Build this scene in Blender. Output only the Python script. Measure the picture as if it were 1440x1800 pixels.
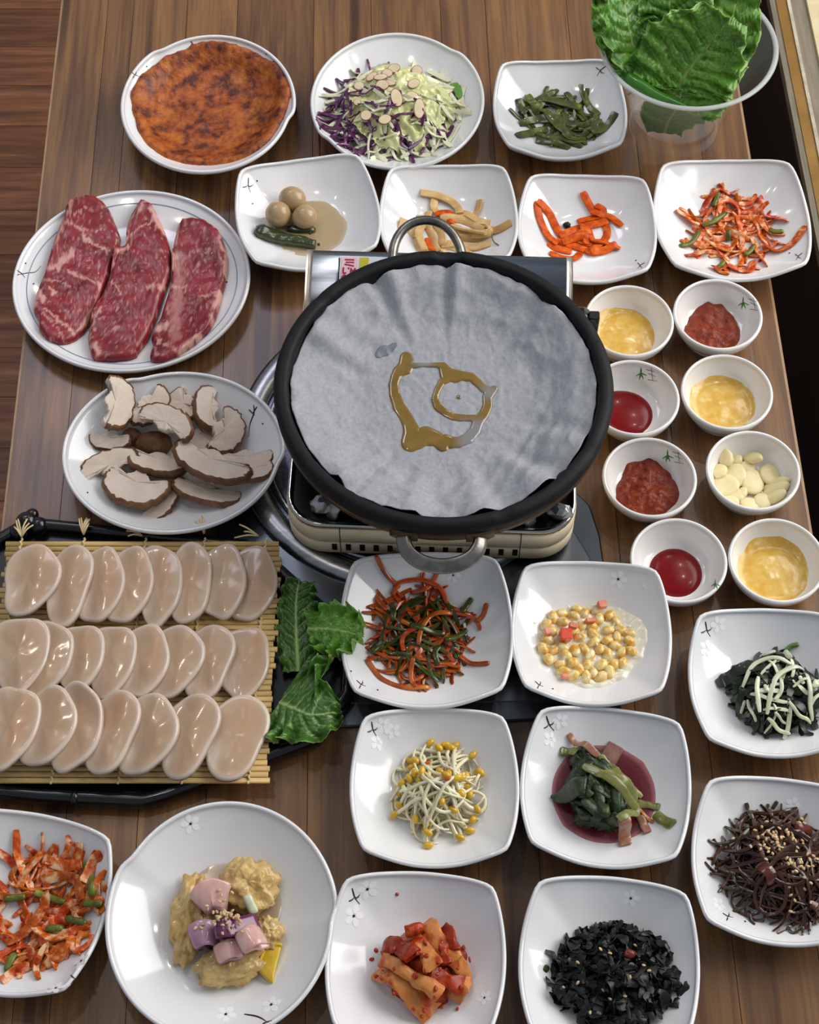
import bpy, math, random
import numpy as np
from mathutils import Vector, Matrix, noise
from mathutils.bvhtree import BVHTree

random.seed(7)
for o in list(bpy.data.objects):
    bpy.data.objects.remove(o)
S = bpy.context.scene
COL = S.collection
R = math.radians

# ------------------------------------------------------------------ camera
FPX = 3000.0                       # focal length in pixels of the 1440 x 1800 frame
PITCH = R(59.5)
DIST = 1.587                       # distance from the lens to the table under the frame's centre
CAM = Vector((0, -DIST * math.cos(PITCH), DIST * math.sin(PITCH)))
cd = bpy.data.cameras.new('camera')
cd.sensor_fit = 'HORIZONTAL'
cd.sensor_width = 36
cd.lens = 36 * FPX / 1440
cd.clip_start = .05
cam = bpy.data.objects.new('camera', cd)
COL.objects.link(cam)
cam.location = CAM
cam.rotation_euler = (R(90) - PITCH, 0, 0)
S.camera = cam
S.cycles.caustics_reflective = False
S.cycles.caustics_refractive = False
FW = Vector((0, math.cos(PITCH), -math.sin(PITCH)))
UPV = Vector((0, math.sin(PITCH), math.cos(PITCH)))

def ray(px, py):
    return (FW + Vector((1, 0, 0)) * ((px - 720) / FPX) + UPV * ((900 - py) / FPX)).normalized()

def U(px, py, z=0.0):
    """the place on the level z that is seen at a pixel of the photograph"""
    d = ray(px, py)
    return CAM + d * ((z - CAM.z) / d.z)

# ------------------------------------------------------------------ world and light
S.view_settings.view_transform = 'Standard'
S.view_settings.look = 'None'
S.view_settings.gamma = 1
S.view_settings.use_curve_mapping = False
S.view_settings.exposure = 0.25
w = bpy.data.worlds.new('room_air')
S.world = w
w.use_nodes = True
bg = w.node_tree.nodes['Background']
bg.inputs[0].default_value = (.80, .88, 1.0, 1)
bg.inputs[1].default_value = .25

def area(name, loc, target, sx, sy, power, col):
    l = bpy.data.lights.new(name, 'AREA')
    l.shape = 'RECTANGLE'
    l.size = sx
    l.size_y = sy
    l.energy = power
    l.color = col
    o = bpy.data.objects.new(name, l)
    COL.objects.link(o)
    o.location = loc
    o.rotation_euler = (Vector(target) - Vector(loc)).to_track_quat('-Z', 'Y').to_euler()
    return o

area('window_daylight', (1.9, .75, 1.35), (0, .05, 0), 2.2, 1.5, 50, (1, .97, .93))
area('ceiling_panel_light', (-.6, 1.45, 1.9), (-.6, 1.45, 0), .62, .7, 7, (.86, .84, 1))
for i, (x, y) in enumerate([(.776, .69), (.75, 1.2), (.35, 1.9), (1.2, .4), (-1.0, .62), (-.42, .2), (-1.3, 1.4)]):
    l = bpy.data.lights.new('ceiling_bulb', 'POINT')
    l.energy = 5
    l.shadow_soft_size = .035
    l.color = (1, .93, .82)
    o = bpy.data.objects.new('ceiling_bulb', l)
    COL.objects.link(o)
    o.location = (x, y, 1.85)

# ------------------------------------------------------------------ helpers
def lin(c):
    c = c / 255
    return c / 12.92 if c <= .04045 else ((c + .055) / 1.055) ** 2.4

def rgb(h):
    return (lin(int(h[0:2], 16)), lin(int(h[2:4], 16)), lin(int(h[4:6], 16)), 1)

MATS = {}
def mat(name, c1, c2=None, c3=None, rough=.45, metal=0, scale=60, stretch=(1, 1, 1), ramp=(.35, .65), bump=0,
        bscale=300, sss=0, sssr=.004, coat=0, spec=.5, trans=0, ior=1.45, alpha=1, objvar=0, detail=4, hue=0, distort=0, attr=None, attrcol=None, attr2=None, attrcol2=None):
    """one principled material: two or three colours mixed by noise, optional bump, per-object change of tone"""
    if name in MATS:
        return MATS[name]
    m = bpy.data.materials.new(name)
    MATS[name] = m
    m.use_nodes = True
    nt = m.node_tree
    N, L = nt.nodes, nt.links
    b = N['Principled BSDF']
    b.inputs['Roughness'].default_value = rough
    b.inputs['Metallic'].default_value = metal
    b.inputs['IOR'].default_value = ior
    b.inputs['Specular IOR Level'].default_value = spec
    b.inputs['Coat Weight'].default_value = coat
    b.inputs['Coat Roughness'].default_value = .08
    b.inputs['Transmission Weight'].default_value = trans
    b.inputs['Alpha'].default_value = alpha
    if sss:
        b.inputs['Subsurface Weight'].default_value = sss
        b.inputs['Subsurface Radius'].default_value = (1, .5, .35)
        b.inputs['Subsurface Scale'].default_value = sssr
    tc = N.new('ShaderNodeTexCoord')
    mp = N.new('ShaderNodeMapping')
    mp.inputs['Scale'].default_value = stretch
    L.new(tc.outputs['Object'], mp.inputs['Vector'])
    oi = N.new('ShaderNodeObjectInfo')
    off = N.new('ShaderNodeVectorMath')
    off.operation = 'MULTIPLY_ADD'
    L.new(oi.outputs['Random'], off.inputs[0])
    off.inputs[1].default_value = (3.1, 5.3, 7.7)
    L.new(mp.outputs[0], off.inputs[2])
    vec = off.outputs[0]
    out = None
    if c2:
        nz = N.new('ShaderNodeTexNoise')
        nz.inputs['Scale'].default_value = scale
        nz.inputs['Detail'].default_value = detail
        nz.inputs['Roughness'].default_value = .6
        nz.inputs['Distortion'].default_value = distort
        L.new(vec, nz.inputs['Vector'])
        r = N.new('ShaderNodeValToRGB')
        r.color_ramp.elements[0].position = ramp[0]
        r.color_ramp.elements[0].color = rgb(c1)
        r.color_ramp.elements[1].position = ramp[1]
        r.color_ramp.elements[1].color = rgb(c2)
        if c3:
            e = r.color_ramp.elements.new(min(.98, ramp[1] + .14))
            e.color = rgb(c3)
        L.new(nz.outputs[0], r.inputs[0])
        out = r.outputs[0]
    else:
        rg = N.new('ShaderNodeRGB')
        rg.outputs[0].default_value = rgb(c1)
        out = rg.outputs[0]
    if attr:
        at = N.new('ShaderNodeAttribute')
        at.attribute_name = attr
        mx = N.new('ShaderNodeMix')
        mx.data_type = 'RGBA'
        L.new(at.outputs['Fac'], mx.inputs[0])
        L.new(out, mx.inputs[6])
        mx.inputs[7].default_value = rgb(attrcol)
        out = mx.outputs[2]
    if attr2:
        at = N.new('ShaderNodeAttribute')
        at.attribute_name = attr2
        mx = N.new('ShaderNodeMix')
        mx.data_type = 'RGBA'
        L.new(at.outputs['Fac'], mx.inputs[0])
        L.new(out, mx.inputs[6])
        mx.inputs[7].default_value = rgb(attrcol2)
        out = mx.outputs[2]
    if objvar or hue:
        hs = N.new('ShaderNodeHueSaturation')
        mr = N.new('ShaderNodeMapRange')
        mr.inputs[3].default_value = 1 - objvar
        mr.inputs[4].default_value = 1 + objvar
        L.new(oi.outputs['Random'], mr.inputs[0])
        L.new(mr.outputs[0], hs.inputs['Value'])
        if hue:
            m2 = N.new('ShaderNodeMath')
            m2.operation = 'MULTIPLY'
            m2.inputs[1].default_value = 17.3
            m3 = N.new('ShaderNodeMath')
            m3.operation = 'FRACT'
            L.new(oi.outputs['Random'], m2.inputs[0])
            L.new(m2.outputs[0], m3.inputs[0])
            m4 = N.new('ShaderNodeMapRange')
            m4.inputs[3].default_value = .5 - hue
            m4.inputs[4].default_value = .5 + hue
            L.new(m3.outputs[0], m4.inputs[0])
            L.new(m4.outputs[0], hs.inputs['Hue'])
        L.new(out, hs.inputs['Color'])
        out = hs.outputs[0]
    L.new(out, b.inputs['Base Color'])
    if bump:
        n2 = N.new('ShaderNodeTexNoise')
        n2.inputs['Scale'].default_value = bscale
        n2.inputs['Detail'].default_value = 3
        L.new(vec, n2.inputs['Vector'])
        bp = N.new('ShaderNodeBump')
        bp.inputs['Strength'].default_value = min(1, bump)
        bp.inputs['Distance'].default_value = .002 * bump
        L.new(n2.outputs[0], bp.inputs['Height'])
        L.new(bp.outputs[0], b.inputs['Normal'])
    return m

def tag(o, label=None, cat=None, group=None, kind=None):
    if label: o['label'] = label
    if cat: o['category'] = cat
    if group: o['group'] = group
    if kind: o['kind'] = kind
    return o

def build(name, v, f, m=None, parent=None, smooth=True, origin=None, mats=None, fmat=None):
    """ONE mesh object; origin moves the object's origin to a place (vertices are given in its parent's space)"""
    v = np.asarray(v, dtype=float)
    if origin is not None:
        v = v - np.asarray(origin, dtype=float)
    me = bpy.data.meshes.new(name)
    me.from_pydata(v.tolist(), [], [tuple(int(i) for i in q) for q in f])
    if mats:
        for q in mats: me.materials.append(q)
        me.polygons.foreach_set('material_index', fmat)
    elif m: me.materials.append(m)
    if smooth: me.polygons.foreach_set('use_smooth', [True] * len(me.polygons))
    me.update()
    o = bpy.data.objects.new(name, me)
    COL.objects.link(o)
    if origin is not None: o.location = origin
    if parent: o.parent = parent
    return o

def crisp(o, a=35):
    o.data.set_sharp_from_angle(angle=R(a))
    return o

def setattr_f(o, name, vals):
    a = o.data.attributes.new(name, 'FLOAT', 'POINT')
    a.data.foreach_set('value', np.asarray(vals, dtype=np.float32))

def thing(name, label, cat, loc=(0, 0, 0), rz=0, group=None):
    o = bpy.data.objects.new(name, None)
    o.empty_display_size = .02
    COL.objects.link(o)
    o.location = loc
    o.rotation_euler = (0, 0, rz)
    return tag(o, label, cat, group)

class MB:
    """collects simple solids into one mesh"""
    def __init__(s): s.v = []; s.f = []
    def add(s, v, f):
        n = len(s.v)
        s.v += [tuple(p) for p in v]
        s.f += [tuple(i + n for i in q) for q in f]
        return s
    def box(s, x0, x1, y0, y1, z0, z1, b=0):
        if b:
            b = min(b, (x1 - x0) / 2.01, (y1 - y0) / 2.01)
            poly = [(x0 + b, y0), (x1 - b, y0), (x1, y0 + b), (x1, y1 - b), (x1 - b, y1), (x0 + b, y1), (x0, y1 - b), (x0, y0 + b)]
            return s.prism(poly, z0, z1, b)
        return s.prism([(x0, y0), (x1, y0), (x1, y1), (x0, y1)], z0, z1)
    def prism(s, poly, z0, z1, b=0):
        n = len(poly)
        cx = sum(p[0] for p in poly) / n
        cy = sum(p[1] for p in poly) / n
        rings = [(z0, 0), (z1, 0)]
        if b: rings = [(z0, 0), (z1 - b, 0), (z1, b)]
        v = []
        for z, ins in rings:
            for x, y in poly:
                d = math.hypot(x - cx, y - cy) or 1
                k = 1 - ins / d
                v.append((cx + (x - cx) * k, cy + (y - cy) * k, z))
        f = []
        for k in range(len(rings) - 1):
            for i in range(n):
                j = (i + 1) % n
                f.append((k * n + i, k * n + j, (k + 1) * n + j, (k + 1) * n + i))
        f.append(tuple(range(n))[::-1])
        f.append(tuple((len(rings) - 1) * n + i for i in range(n)))
        return s.add(v, f)
    def out(s, name, m, parent=None, smooth=False, origin=None):
        return build(name, s.v, s.f, m, parent, smooth, origin)

def sweep(path, wf, tf, k=8, p=2.0, roll=0, cap=True):
    """a solid swept along a 3-D path: half width wf(t), half thickness tf(t); p = 2 round, 4 boxy"""
    P = np.asarray(path, dtype=float)
    n = len(P)
    T = np.gradient(P, axis=0)
    T /= (np.linalg.norm(T, axis=1)[:, None] + 1e-12)
    Z = np.array([0, 0, 1.0])
    side = np.cross(T, Z)
    ln = np.linalg.norm(side, axis=1)
    for i in range(n):
        if ln[i] < .15: side[i] = side[i - 1] if i and ln[i - 1] >= .15 else np.array([1.0, .01, 0])
    side /= (np.linalg.norm(side, axis=1)[:, None] + 1e-12)
    nor = np.cross(side, T)
    v = []
    for i in range(n):
        t = i / (n - 1)
        a, b = wf(t), tf(t)
        rl = roll(t) if callable(roll) else roll
        cr, sr = math.cos(rl), math.sin(rl)
        S2 = side[i] * cr + nor[i] * sr
        N2 = -side[i] * sr + nor[i] * cr
        for j in range(k):
            th = 2 * math.pi * (j + .5) / k
            c, s_ = math.cos(th), math.sin(th)
            x = math.copysign(abs(c) ** (2 / p), c) * a
            y = math.copysign(abs(s_) ** (2 / p), s_) * b
            v.append(P[i] + S2 * x + N2 * y)
    f = []
    for i in range(n - 1):
        for j in range(k):
            q = (j + 1) % k
            f.append((i * k + j, i * k + q, (i + 1) * k + q, (i + 1) * k + j))
    if cap:
        f.append(tuple(range(k))[::-1])
        f.append(tuple((n - 1) * k + j for j in range(k)))
    return v, f

def const(x): return lambda t: x
def taper(x, a=.35, e=.25):
    """blunt in the middle, narrowed to share a at both ends over e of the length"""
    return lambda t: x * (a + (1 - a) * min(1, min(t, 1 - t) / e) ** .6)

def smooth_path(pts, n):
    """Catmull-Rom through the given points"""
    P = np.asarray(pts, dtype=float)
    if len(P) == 2: return np.array([P[0] + (P[1] - P[0]) * i / (n - 1) for i in range(n)])
    Q = np.vstack([2 * P[0] - P[1], P, 2 * P[-1] - P[-2]])
    out = []
    m = len(P) - 1
    for i in range(n):
        u = i / (n - 1) * m
        k = min(int(u), m - 1)
        t = u - k
        a, b, c, d = Q[k], Q[k + 1], Q[k + 2], Q[k + 3]
        out.append(.5 * ((2 * b) + (-a + c) * t + (2 * a - 5 * b + 4 * c - d) * t * t + (-a + 3 * b - 3 * c + d) * t ** 3))
    return np.array(out)

def sstep(a, b, x):
    t = min(1, max(0, (x - a) / (b - a)))
    return t * t * (3 - 2 * t)

def fbm(x, y, z=0.0, oct=4):
    return noise.fractal(Vector((x, y, z)), .9, 2.1, oct, noise_basis='PERLIN_ORIGINAL')

# ------------------------------------------------------------------ materials shared by many things
CER = mat('white_glazed_ceramic', 'e4e5e6', 'eaeaea', rough=.12, coat=.6, scale=12, sss=0)
CERB = mat('white_sauce_bowl_glaze', 'ebe9e5', 'efedea', rough=.16, coat=.5, scale=12)
TWIG = mat('dark_brown_glaze_print', '3a1c18', rough=.3)
PETAL = mat('white_relief_print', 'f6f6f6', rough=.2, coat=.4)
STEEL = mat('brushed_steel', '8d9096', 'a3a6ab', rough=.3, metal=1, scale=8, stretch=(1, 30, 1), bump=.1, bscale=60)
STEELD = mat('dark_worn_steel', '74777c', '8f9297', rough=.34, metal=1, scale=20, bump=.15, bscale=150)
BLACKP = mat('black_lacquer', '0b0b0d', '131316', rough=.22, coat=.3, scale=50)

# ------------------------------------------------------------------ the setting
def floor_material():
    return mat('red_brown_parquet', '56331f', '96603f', 'b4825a', rough=.4, scale=6, stretch=(.9, 12, 9), ramp=(.28, .60), objvar=.25, detail=9, bump=.12, bscale=60)

ZF = -.72
fl = MB()
fl.box(-3, 3, -2, 4, ZF - .05, ZF - .004)
floor = tag(fl.out('floor', mat('dark_subfloor', '120a07', rough=.8)), kind='structure')
tag(floor, 'red brown wooden plank floor far below the table edge')
FLM = floor_material()
y = -.9
r = 0
while y < 3.0:
    x = -1.75 - (r * .37 % .72)
    while x < .35:
        ln = .72
        mb = MB()
        mb.box(x, x + ln - .0008, y, y + .0888, ZF - .004, ZF, .0012)
        mb.out('floor_plank', FLM, floor, origin=None)
        x += ln
    y += .0895
    r += 1

# table top: planks between the two edges seen in the photograph
TL0, TL1 = U(112, 0), U(10, 900)
TR0, TR1 = U(1271, 0), U(1418, 900)
tdir = ((TL0 - TL1).normalized() + (TR0 - TR1).normalized()).normalized()
tang = math.atan2(-tdir.x, tdir.y)
rot = Matrix.Rotation(-tang, 3, 'Z')
xl = (rot @ TL1).x
xr = (rot @ TR1).x
table = thing('dining_table', 'brown wood-plank restaurant table carrying the whole meal', 'table', (0, 0, 0), tang)
WOOD = mat('walnut_plank', '5a3e2c', '90683f', 'ab8058', rough=.3, scale=7, stretch=(9, .55, 9), ramp=(.30, .66), objvar=.10, bump=.08, bscale=90, coat=.12, detail=8, distort=.6)
def wood_lines():
    nt = WOOD.node_tree
    N, L = nt.nodes, nt.links
    b = N['Principled BSDF']
    src = b.inputs['Base Color'].links[0].from_socket
    tc = [n for n in N if n.type == 'TEX_COORD'][0]
    def layer(src, sx, sy, lo, hi, col, amt):
        mp = N.new('ShaderNodeMapping')
        mp.inputs['Scale'].default_value = (sx, sy, sx)
        L.new(tc.outputs['Object'], mp.inputs[0])
        nz = N.new('ShaderNodeTexNoise')
        nz.inputs['Scale'].default_value = 1
        nz.inputs['Detail'].default_value = 6
        L.new(mp.outputs[0], nz.inputs['Vector'])
        r = N.new('ShaderNodeMapRange')
        r.inputs[1].default_value = lo
        r.inputs[2].default_value = hi
        r.inputs[4].default_value = amt
        L.new(nz.outputs[0], r.inputs[0])
        mx = N.new('ShaderNodeMix')
        mx.data_type = 'RGBA'
        L.new(r.outputs[0], mx.inputs[0])
        L.new(src, mx.inputs[6])
        mx.inputs[7].default_value = rgb(col)
        return mx.outputs[2]
    s = layer(src, 38, 1.6, .57, .68, '38221a', .8)
    s = layer(s, 17, .55, .615, .65, '2c1a12', .75)
    s = layer(s, 420, 9, .5, .72, '4a3526', .55)
    s = layer(s, 14, 1.1, .56, .75, '6e5540', .5)
    L.new(s, b.inputs['Base Color'])
wood_lines()
YT0, YT1 = -.62, 1.15
mb = MB()
mb.box(xl + .001, xr - .001, YT0, YT1, -.034, -.003)
mb.out('table_core', mat('dark_table_edge', '3b2a1f', rough=.5), table)
wd = [.052, .03, .062, .058, .088, .066, .08, .052, .094, .062, .07, .05]
k = (xr - xl) / sum(wd)
x = xl
for i, q in enumerate(wd):
    q *= k
    mb = MB()
    mb.box(x + .00025, x + q - .00025, YT0, YT1, -.003, 0, .0005)
    o = mb.out('plank', WOOD, table)
    x += q
# edge banding strip, pale along the right side
for (x0, x1) in ((xl - .0025, xl), (xr, xr + .0025)):
    mb = MB()
    mb.box(x0, x1, YT0, YT1, -.036, -.0008, .0008)
    mb.out('edge_band', mat('edge_banding', '9b7a58', 'b08e6a', rough=.35, scale=30), table)
for sx in (xl + .08, xr - .08):
    for sy in (YT0 + .1, YT1 - .1):
        mb = MB()
        mb.box(sx - .03, sx + .03, sy - .03, sy + .03, ZF, -.034, .004)
        mb.out('leg', BLACKP, table)

# the window side on the right: low dark wall, rail and stone sill
ZS = -.06
pr = [U(1358, 0, ZS), U(1440, 415, ZS)]
rdir = (pr[0] - pr[1]).normalized()
def rail_frame(p):
    return math.atan2(-rdir.x, rdir.y)
ra = rail_frame(pr[0])
def rail(name, off0, off1, z0, z1, m, label, bev=.002):
    mb = MB()
    mb.box(off0, off1, -1.2, 1.2, z0, z1, bev)
    o = mb.out(name, m)
    o.location = (pr[0].x, pr[0].y, 0)
    o.rotation_euler = (0, 0, ra)
    return tag(o, label, kind='structure')
rail('wall_right', -.004, .6, ZF, ZS - .012, mat('black_brown_panel', '0a0706', '120c09', rough=.6, scale=20), 'black panelled low wall under the window')
rail('trim_1', -.003, .004, ZS - .012, ZS - .001, mat('grey_frame_lip', '6b6355', '857b69', rough=.5, scale=30, stretch=(30, 1, 1)), 'grey lip along the window rail')
rail('trim_2', .0041, .0165, ZS - .012, ZS, mat('brass_rail', '8f6a33', 'a07a40', rough=.35, scale=20, metal=.35), 'brass coloured window rail strip')
rail('trim_3', .0166, .0205, ZS - .012, ZS + .0015, mat('pale_rail_edge', 'c9c2ae', 'a89f8c', rough=.35), 'pale thin edge of the window rail')
rail('trim_4', .0206, .040, ZS - .012, ZS - .003, mat('taupe_frame', '766d5c', '877e6b', rough=.5, scale=18, stretch=(20, 1, 1)), 'taupe window frame strip')
rail('window_sill', .0401, .6, ZS - .012, ZS, mat('cream_stone', 'd8cca6', 'cdbf95', 'a9966c', rough=.6, scale=45, ramp=(.3, .62), bump=.2, bscale=80), 'cream speckled stone ledge by the window')
# ------------------------------------------------------------------ crockery
def loft(rings, closed_center=True):
    """rings: list of lists of points (equal length); first and last close to a centre point"""
    n = len(rings[0])
    v = []
    for rg in rings: v += rg
    f = []
    for i in range(len(rings) - 1):
        for j in range(n):
            q = (j + 1) % n
            f.append((i * n + j, i * n + q, (i + 1) * n + q, (i + 1) * n + j))
    a = np.mean(np.array(rings[0]), axis=0)
    v.append(tuple(a))
    c = len(v) - 1
    for j in range(n): f.append((c, (j + 1) % n, j))
    a = np.mean(np.array(rings[-1]), axis=0)
    v.append(tuple(a))
    c = len(v) - 1
    b = (len(rings) - 1) * n
    for j in range(n): f.append((c, b + j, b + (j + 1) % n))
    return v, f

def dish_rings(rout, h, zin, flat, power, lift=None, th=.0042, foot=.52, n=96, footh=.004, blend=(.15, .85)):
    """rout(a): rim radius by angle; h rim height; zin inner floor; lift(a): extra rim height"""
    lift = lift or (lambda a: 0)
    A = [2 * math.pi * i / n for i in range(n)]
    ro = [rout(a) for a in A]
    rm = sum(ro) / n
    rings = []
    def ring(t, zf, dz=0, inset=0):
        wgt = sstep(blend[0], blend[1], t)
        out = []
        for a, rr in zip(A, ro):
            rad = t * ((1 - wgt) * rm + wgt * rr) - inset
            z = zin + (h + lift(a) - zin) * zf + dz
            out.append((rad * math.cos(a), rad * math.sin(a), z))
        return out
    def prof(t):
        if t <= flat: return .012 * (t / flat) ** 2
        u = (t - flat) / (1 - flat)
        return .012 + .988 * u ** power
    ts = [.06, .15, .26, .36, .45, .52, .58, .64, .70, .76, .81, .86, .90, .935, .965]
    for t in ts: rings.append(ring(t, prof(t)))
    rings.append(ring(1, 1, -.0012, th))
    rings.append(ring(1, 1, 0, th * .72))
    rings.append(ring(1, 1, .0005, th * .42))
    rings.append(ring(1, 1, -.0002, th * .14))
    rings.append(ring(1, 1, -.0016, 0))
    rings.append(ring(1, 1, -.0034, .0003))
    for t in (.95, .88, .80, .70, .60):
        rings.append(ring(t + .012, max(0, prof(t) - .0), -th * 1.05 - .0012 * (1 - t)))
    fr = rm * foot
    def circ(rad, z): return [(rad * math.cos(a), rad * math.sin(a), z) for a in A]
    rings.append(circ(fr, footh + .001))
    rings.append(circ(fr * .985, 0))
    rings.append(circ(fr * .92, 0))
    rings.append(circ(fr * .90, footh * .6))
    rings.append(circ(fr * .3, footh * .6))
    return rings

def square_out(m, bow):
    c = m - bow
    rk = (bow * bow + c * c) / (2 * bow)
    x0 = m - rk
    def raw(a):
        a = (a + math.pi / 4) % (math.pi / 2) - math.pi / 4
        return x0 * math.cos(a) + math.sqrt(max(0, rk * rk - (x0 * math.sin(a)) ** 2))
    def f(a):
        s = 0; wt = 0
        for k in range(-5, 6):
            g = math.exp(-(k / 2.1) ** 2)
            s += g * raw(a + k * .028)
            wt += g
        return s / wt
    return f

def pebble_out(rx, ry, k1, k2, d, rev=1):
    """rounded plate with two small nicks in its rim, at the angles k1 and k2"""
    def f(a):
        e = rx * ry / math.hypot(ry * math.cos(a), rx * math.sin(a))
        o = 0
        for k in (k1, k2):
            u = ((a - k) * rev) % (2 * math.pi)
            if u > math.pi: u -= 2 * math.pi
            o += d * math.tanh(u / .07) * math.exp(-abs(u) / .55)
        return e + o
    return f

DISHES = {}
MESHC = {}
class Dish: pass

def place_dish(key, name, label, cat, group, px, py, rimz, rz, rings_key, maker, m, base=0.0):
    """px, py: where the middle of the rim is seen; the thing stands on the level base"""
    c = U(px, py, rimz + base)
    t = thing(name, label, cat, (c.x, c.y, base), rz, group)
    if rings_key not in MESHC:
        o = build('bowl_body', *loft(maker()), m, t)
        MESHC[rings_key] = o.data
    else:
        o = bpy.data.objects.new('bowl_body', MESHC[rings_key])
        COL.objects.link(o)
        o.parent = t
    d = Dish()
    d.key = key; d.t = t; d.c = Vector((c.x, c.y, base)); d.rz = rz; d.body = o
    M4 = Matrix.Translation(d.c) @ Matrix.Rotation(rz, 4, 'Z')
    d.M4 = M4; d.inv = M4.inverted()
    vs = [M4 @ v.co for v in o.data.vertices]
    d.bvh = BVHTree.FromPolygons(vs, [tuple(p.vertices) for p in o.data.polygons])
    d.rad = max(math.hypot(v.co.x, v.co.y) for v in o.data.vertices)
    DISHES[key] = d
    return d

def on_dish(d, px, py):
    """the place on the dish's inner surface seen at a pixel, with its normal"""
    h, nrm, i, dist = d.bvh.ray_cast(CAM, ray(px, py))
    if h is None: return None, None
    if nrm.dot(ray(px, py)) > 0: nrm = -nrm
    return h, nrm

def stroke(d, name, lines, wpx, m):
    """thin printed strokes lying on the glaze: lines are pixel polylines"""
    mb = MB()
    for ln in lines:
        n = max(4, 3 * len(ln))
        P = smooth_path([(a, b) for a, b in ln], n)
        pts = []
        for i, (a, b) in enumerate(P):
            h, nr = on_dish(d, a, b)
            if h is None: continue
            pts.append(tuple(d.inv @ (h + nr * .00025)))
        if len(pts) < 3: continue
        ww = wpx / 1950 / 2
        mb.add(*sweep(pts, lambda t: ww * (.35 + .65 * math.sin(math.pi * min(1, .15 + t))), const(.0002), 6))
    if mb.v: return mb.out(name, m, d.t, True)

def blossom(d, px, py, r, dot=True):
    h, nr = on_dish(d, px, py)
    if h is None: return
    q = nr.to_track_quat('Z', 'Y')
    rr = r / 1950
    mb = MB()
    for k in range(5):
        a = k * 2 * math.pi / 5 + .3
        ring = []
        for j in range(10):
            b = 2 * math.pi * j / 10
            x = rr * .62 + rr * .42 * math.cos(b)
            y = rr * .30 * math.sin(b)
            ring.append((x * math.cos(a) - y * math.sin(a), x * math.sin(a) + y * math.cos(a)))
        for z0, z1 in ((-.0002, .0003),):
            v = [d.inv @ (h + q @ Vector((x, y, z0))) for x, y in ring] + [d.inv @ (h + q @ Vector((x, y, z1))) for x, y in ring]
            f = [tuple(range(10))[::-1], tuple(range(10, 20))] + [(j, (j + 1) % 10, 10 + (j + 1) % 10, 10 + j) for j in range(10)]
            mb.add(v, f)
    o = mb.out('blossom_print', PETAL, d.t)
    if dot:
        v = []
        for zz in (0, .0005):
            for j in range(8):
                b = 2 * math.pi * j / 8
                v.append(d.inv @ (h + q @ Vector((rr * .13 * math.cos(b), rr * .13 * math.sin(b), zz))))
        f = [tuple(range(8))[::-1], tuple(range(8, 16))] + [(j, (j + 1) % 8, 8 + (j + 1) % 8, 8 + j) for j in range(8)]
        bd = build('blossom_centre', v, f, TWIG, o, False)

def dots(d, pts, r=1.6):
    for px, py in pts:
        mb = MB()
        h, nr = on_dish(d, px, py)
        if h is None: continue
        q = nr.to_track_quat('Z', 'Y')
        rr = r / 1950
        v = []
        for zz in (-.0001, .0004):
            for j in range(8):
                b = 2 * math.pi * j / 8
                v.append(d.inv @ (h + q @ Vector((rr * math.cos(b), rr * math.sin(b), zz))))
        mb.add(v, [tuple(range(8))[::-1], tuple(range(8, 16))] + [(j, (j + 1) % 8, 8 + (j + 1) % 8, 8 + j) for j in range(8)])
        mb.out('bud_print', TWIG, d.t)

def sq_maker(m):
    bow = m * .165
    out = square_out(m, bow)
    def lift(a): return .0085 * (math.sin(2 * a) ** 2) ** 1.6
    return lambda: dish_rings(out, .031, .0075, .40, 1.55, lift, foot=.50)

ZPL = .006     # level of the steel plate
sqs = [  # key, px, py, size, turn, label, base
    ('greens', 985, 187, .0708, 2, 'square white dish of green vegetable stems beside lettuce basket', 0),
    ('eggs', 541, 370, .0735, 10, 'square white dish holding quail eggs and a green pepper', 0),
    ('fishcake', 789, 378, .0707, 1, 'square white dish of beige fish cake strips behind the stone pan', 0),
    ('carrot', 1033, 396, .0706, -2, 'square white dish of bright orange carrot strips', 0),
    ('onion', 1288, 380, .0792, 1, 'square white dish of red spiced onion overhanging the right table edge', 0),
    ('scallion', 750, 1101, .0762, 1, 'square white dish of spiced shredded scallion in front of pan handle', ZPL),
    ('corn', 1040, 1107, .0703, -2, 'square white dish of creamy corn salad', ZPL),
    ('sprout', 764, 1378, .0708, 0, 'square white dish of yellow bean sprouts', 0),
    ('leafred', 1066, 1378, .0712, -6, 'square white dish holding red broth and pickled leaf stems', 0),
    ('radish', 1356, 1194, .0706, -1, 'square white dish of dark greens with white radish strips', 0),
    ('kelp', 1372, 1508, .0715, -6, 'square white dish of brown braised kelp strands with sesame', 0),
    ('kimchi', 731, 1683, .0715, -3, 'square white dish of stacked red cabbage kimchi', 0),
    ('seaweed', 1072, 1692, .0715, -5, 'square white dish of black seaweed flakes', 0),
    ('onionleft', 24, 1582, .0755, -11, 'square white dish of red spiced onion cut off by left frame edge', 0),
]
for key, px, py, m, rz, lab, base in sqs:
    place_dish(key, 'square_dish', lab, 'dish', 'square white side dishes', px, py, .034, R(rz), ('sq', m), sq_maker(m), CER, base)

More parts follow.
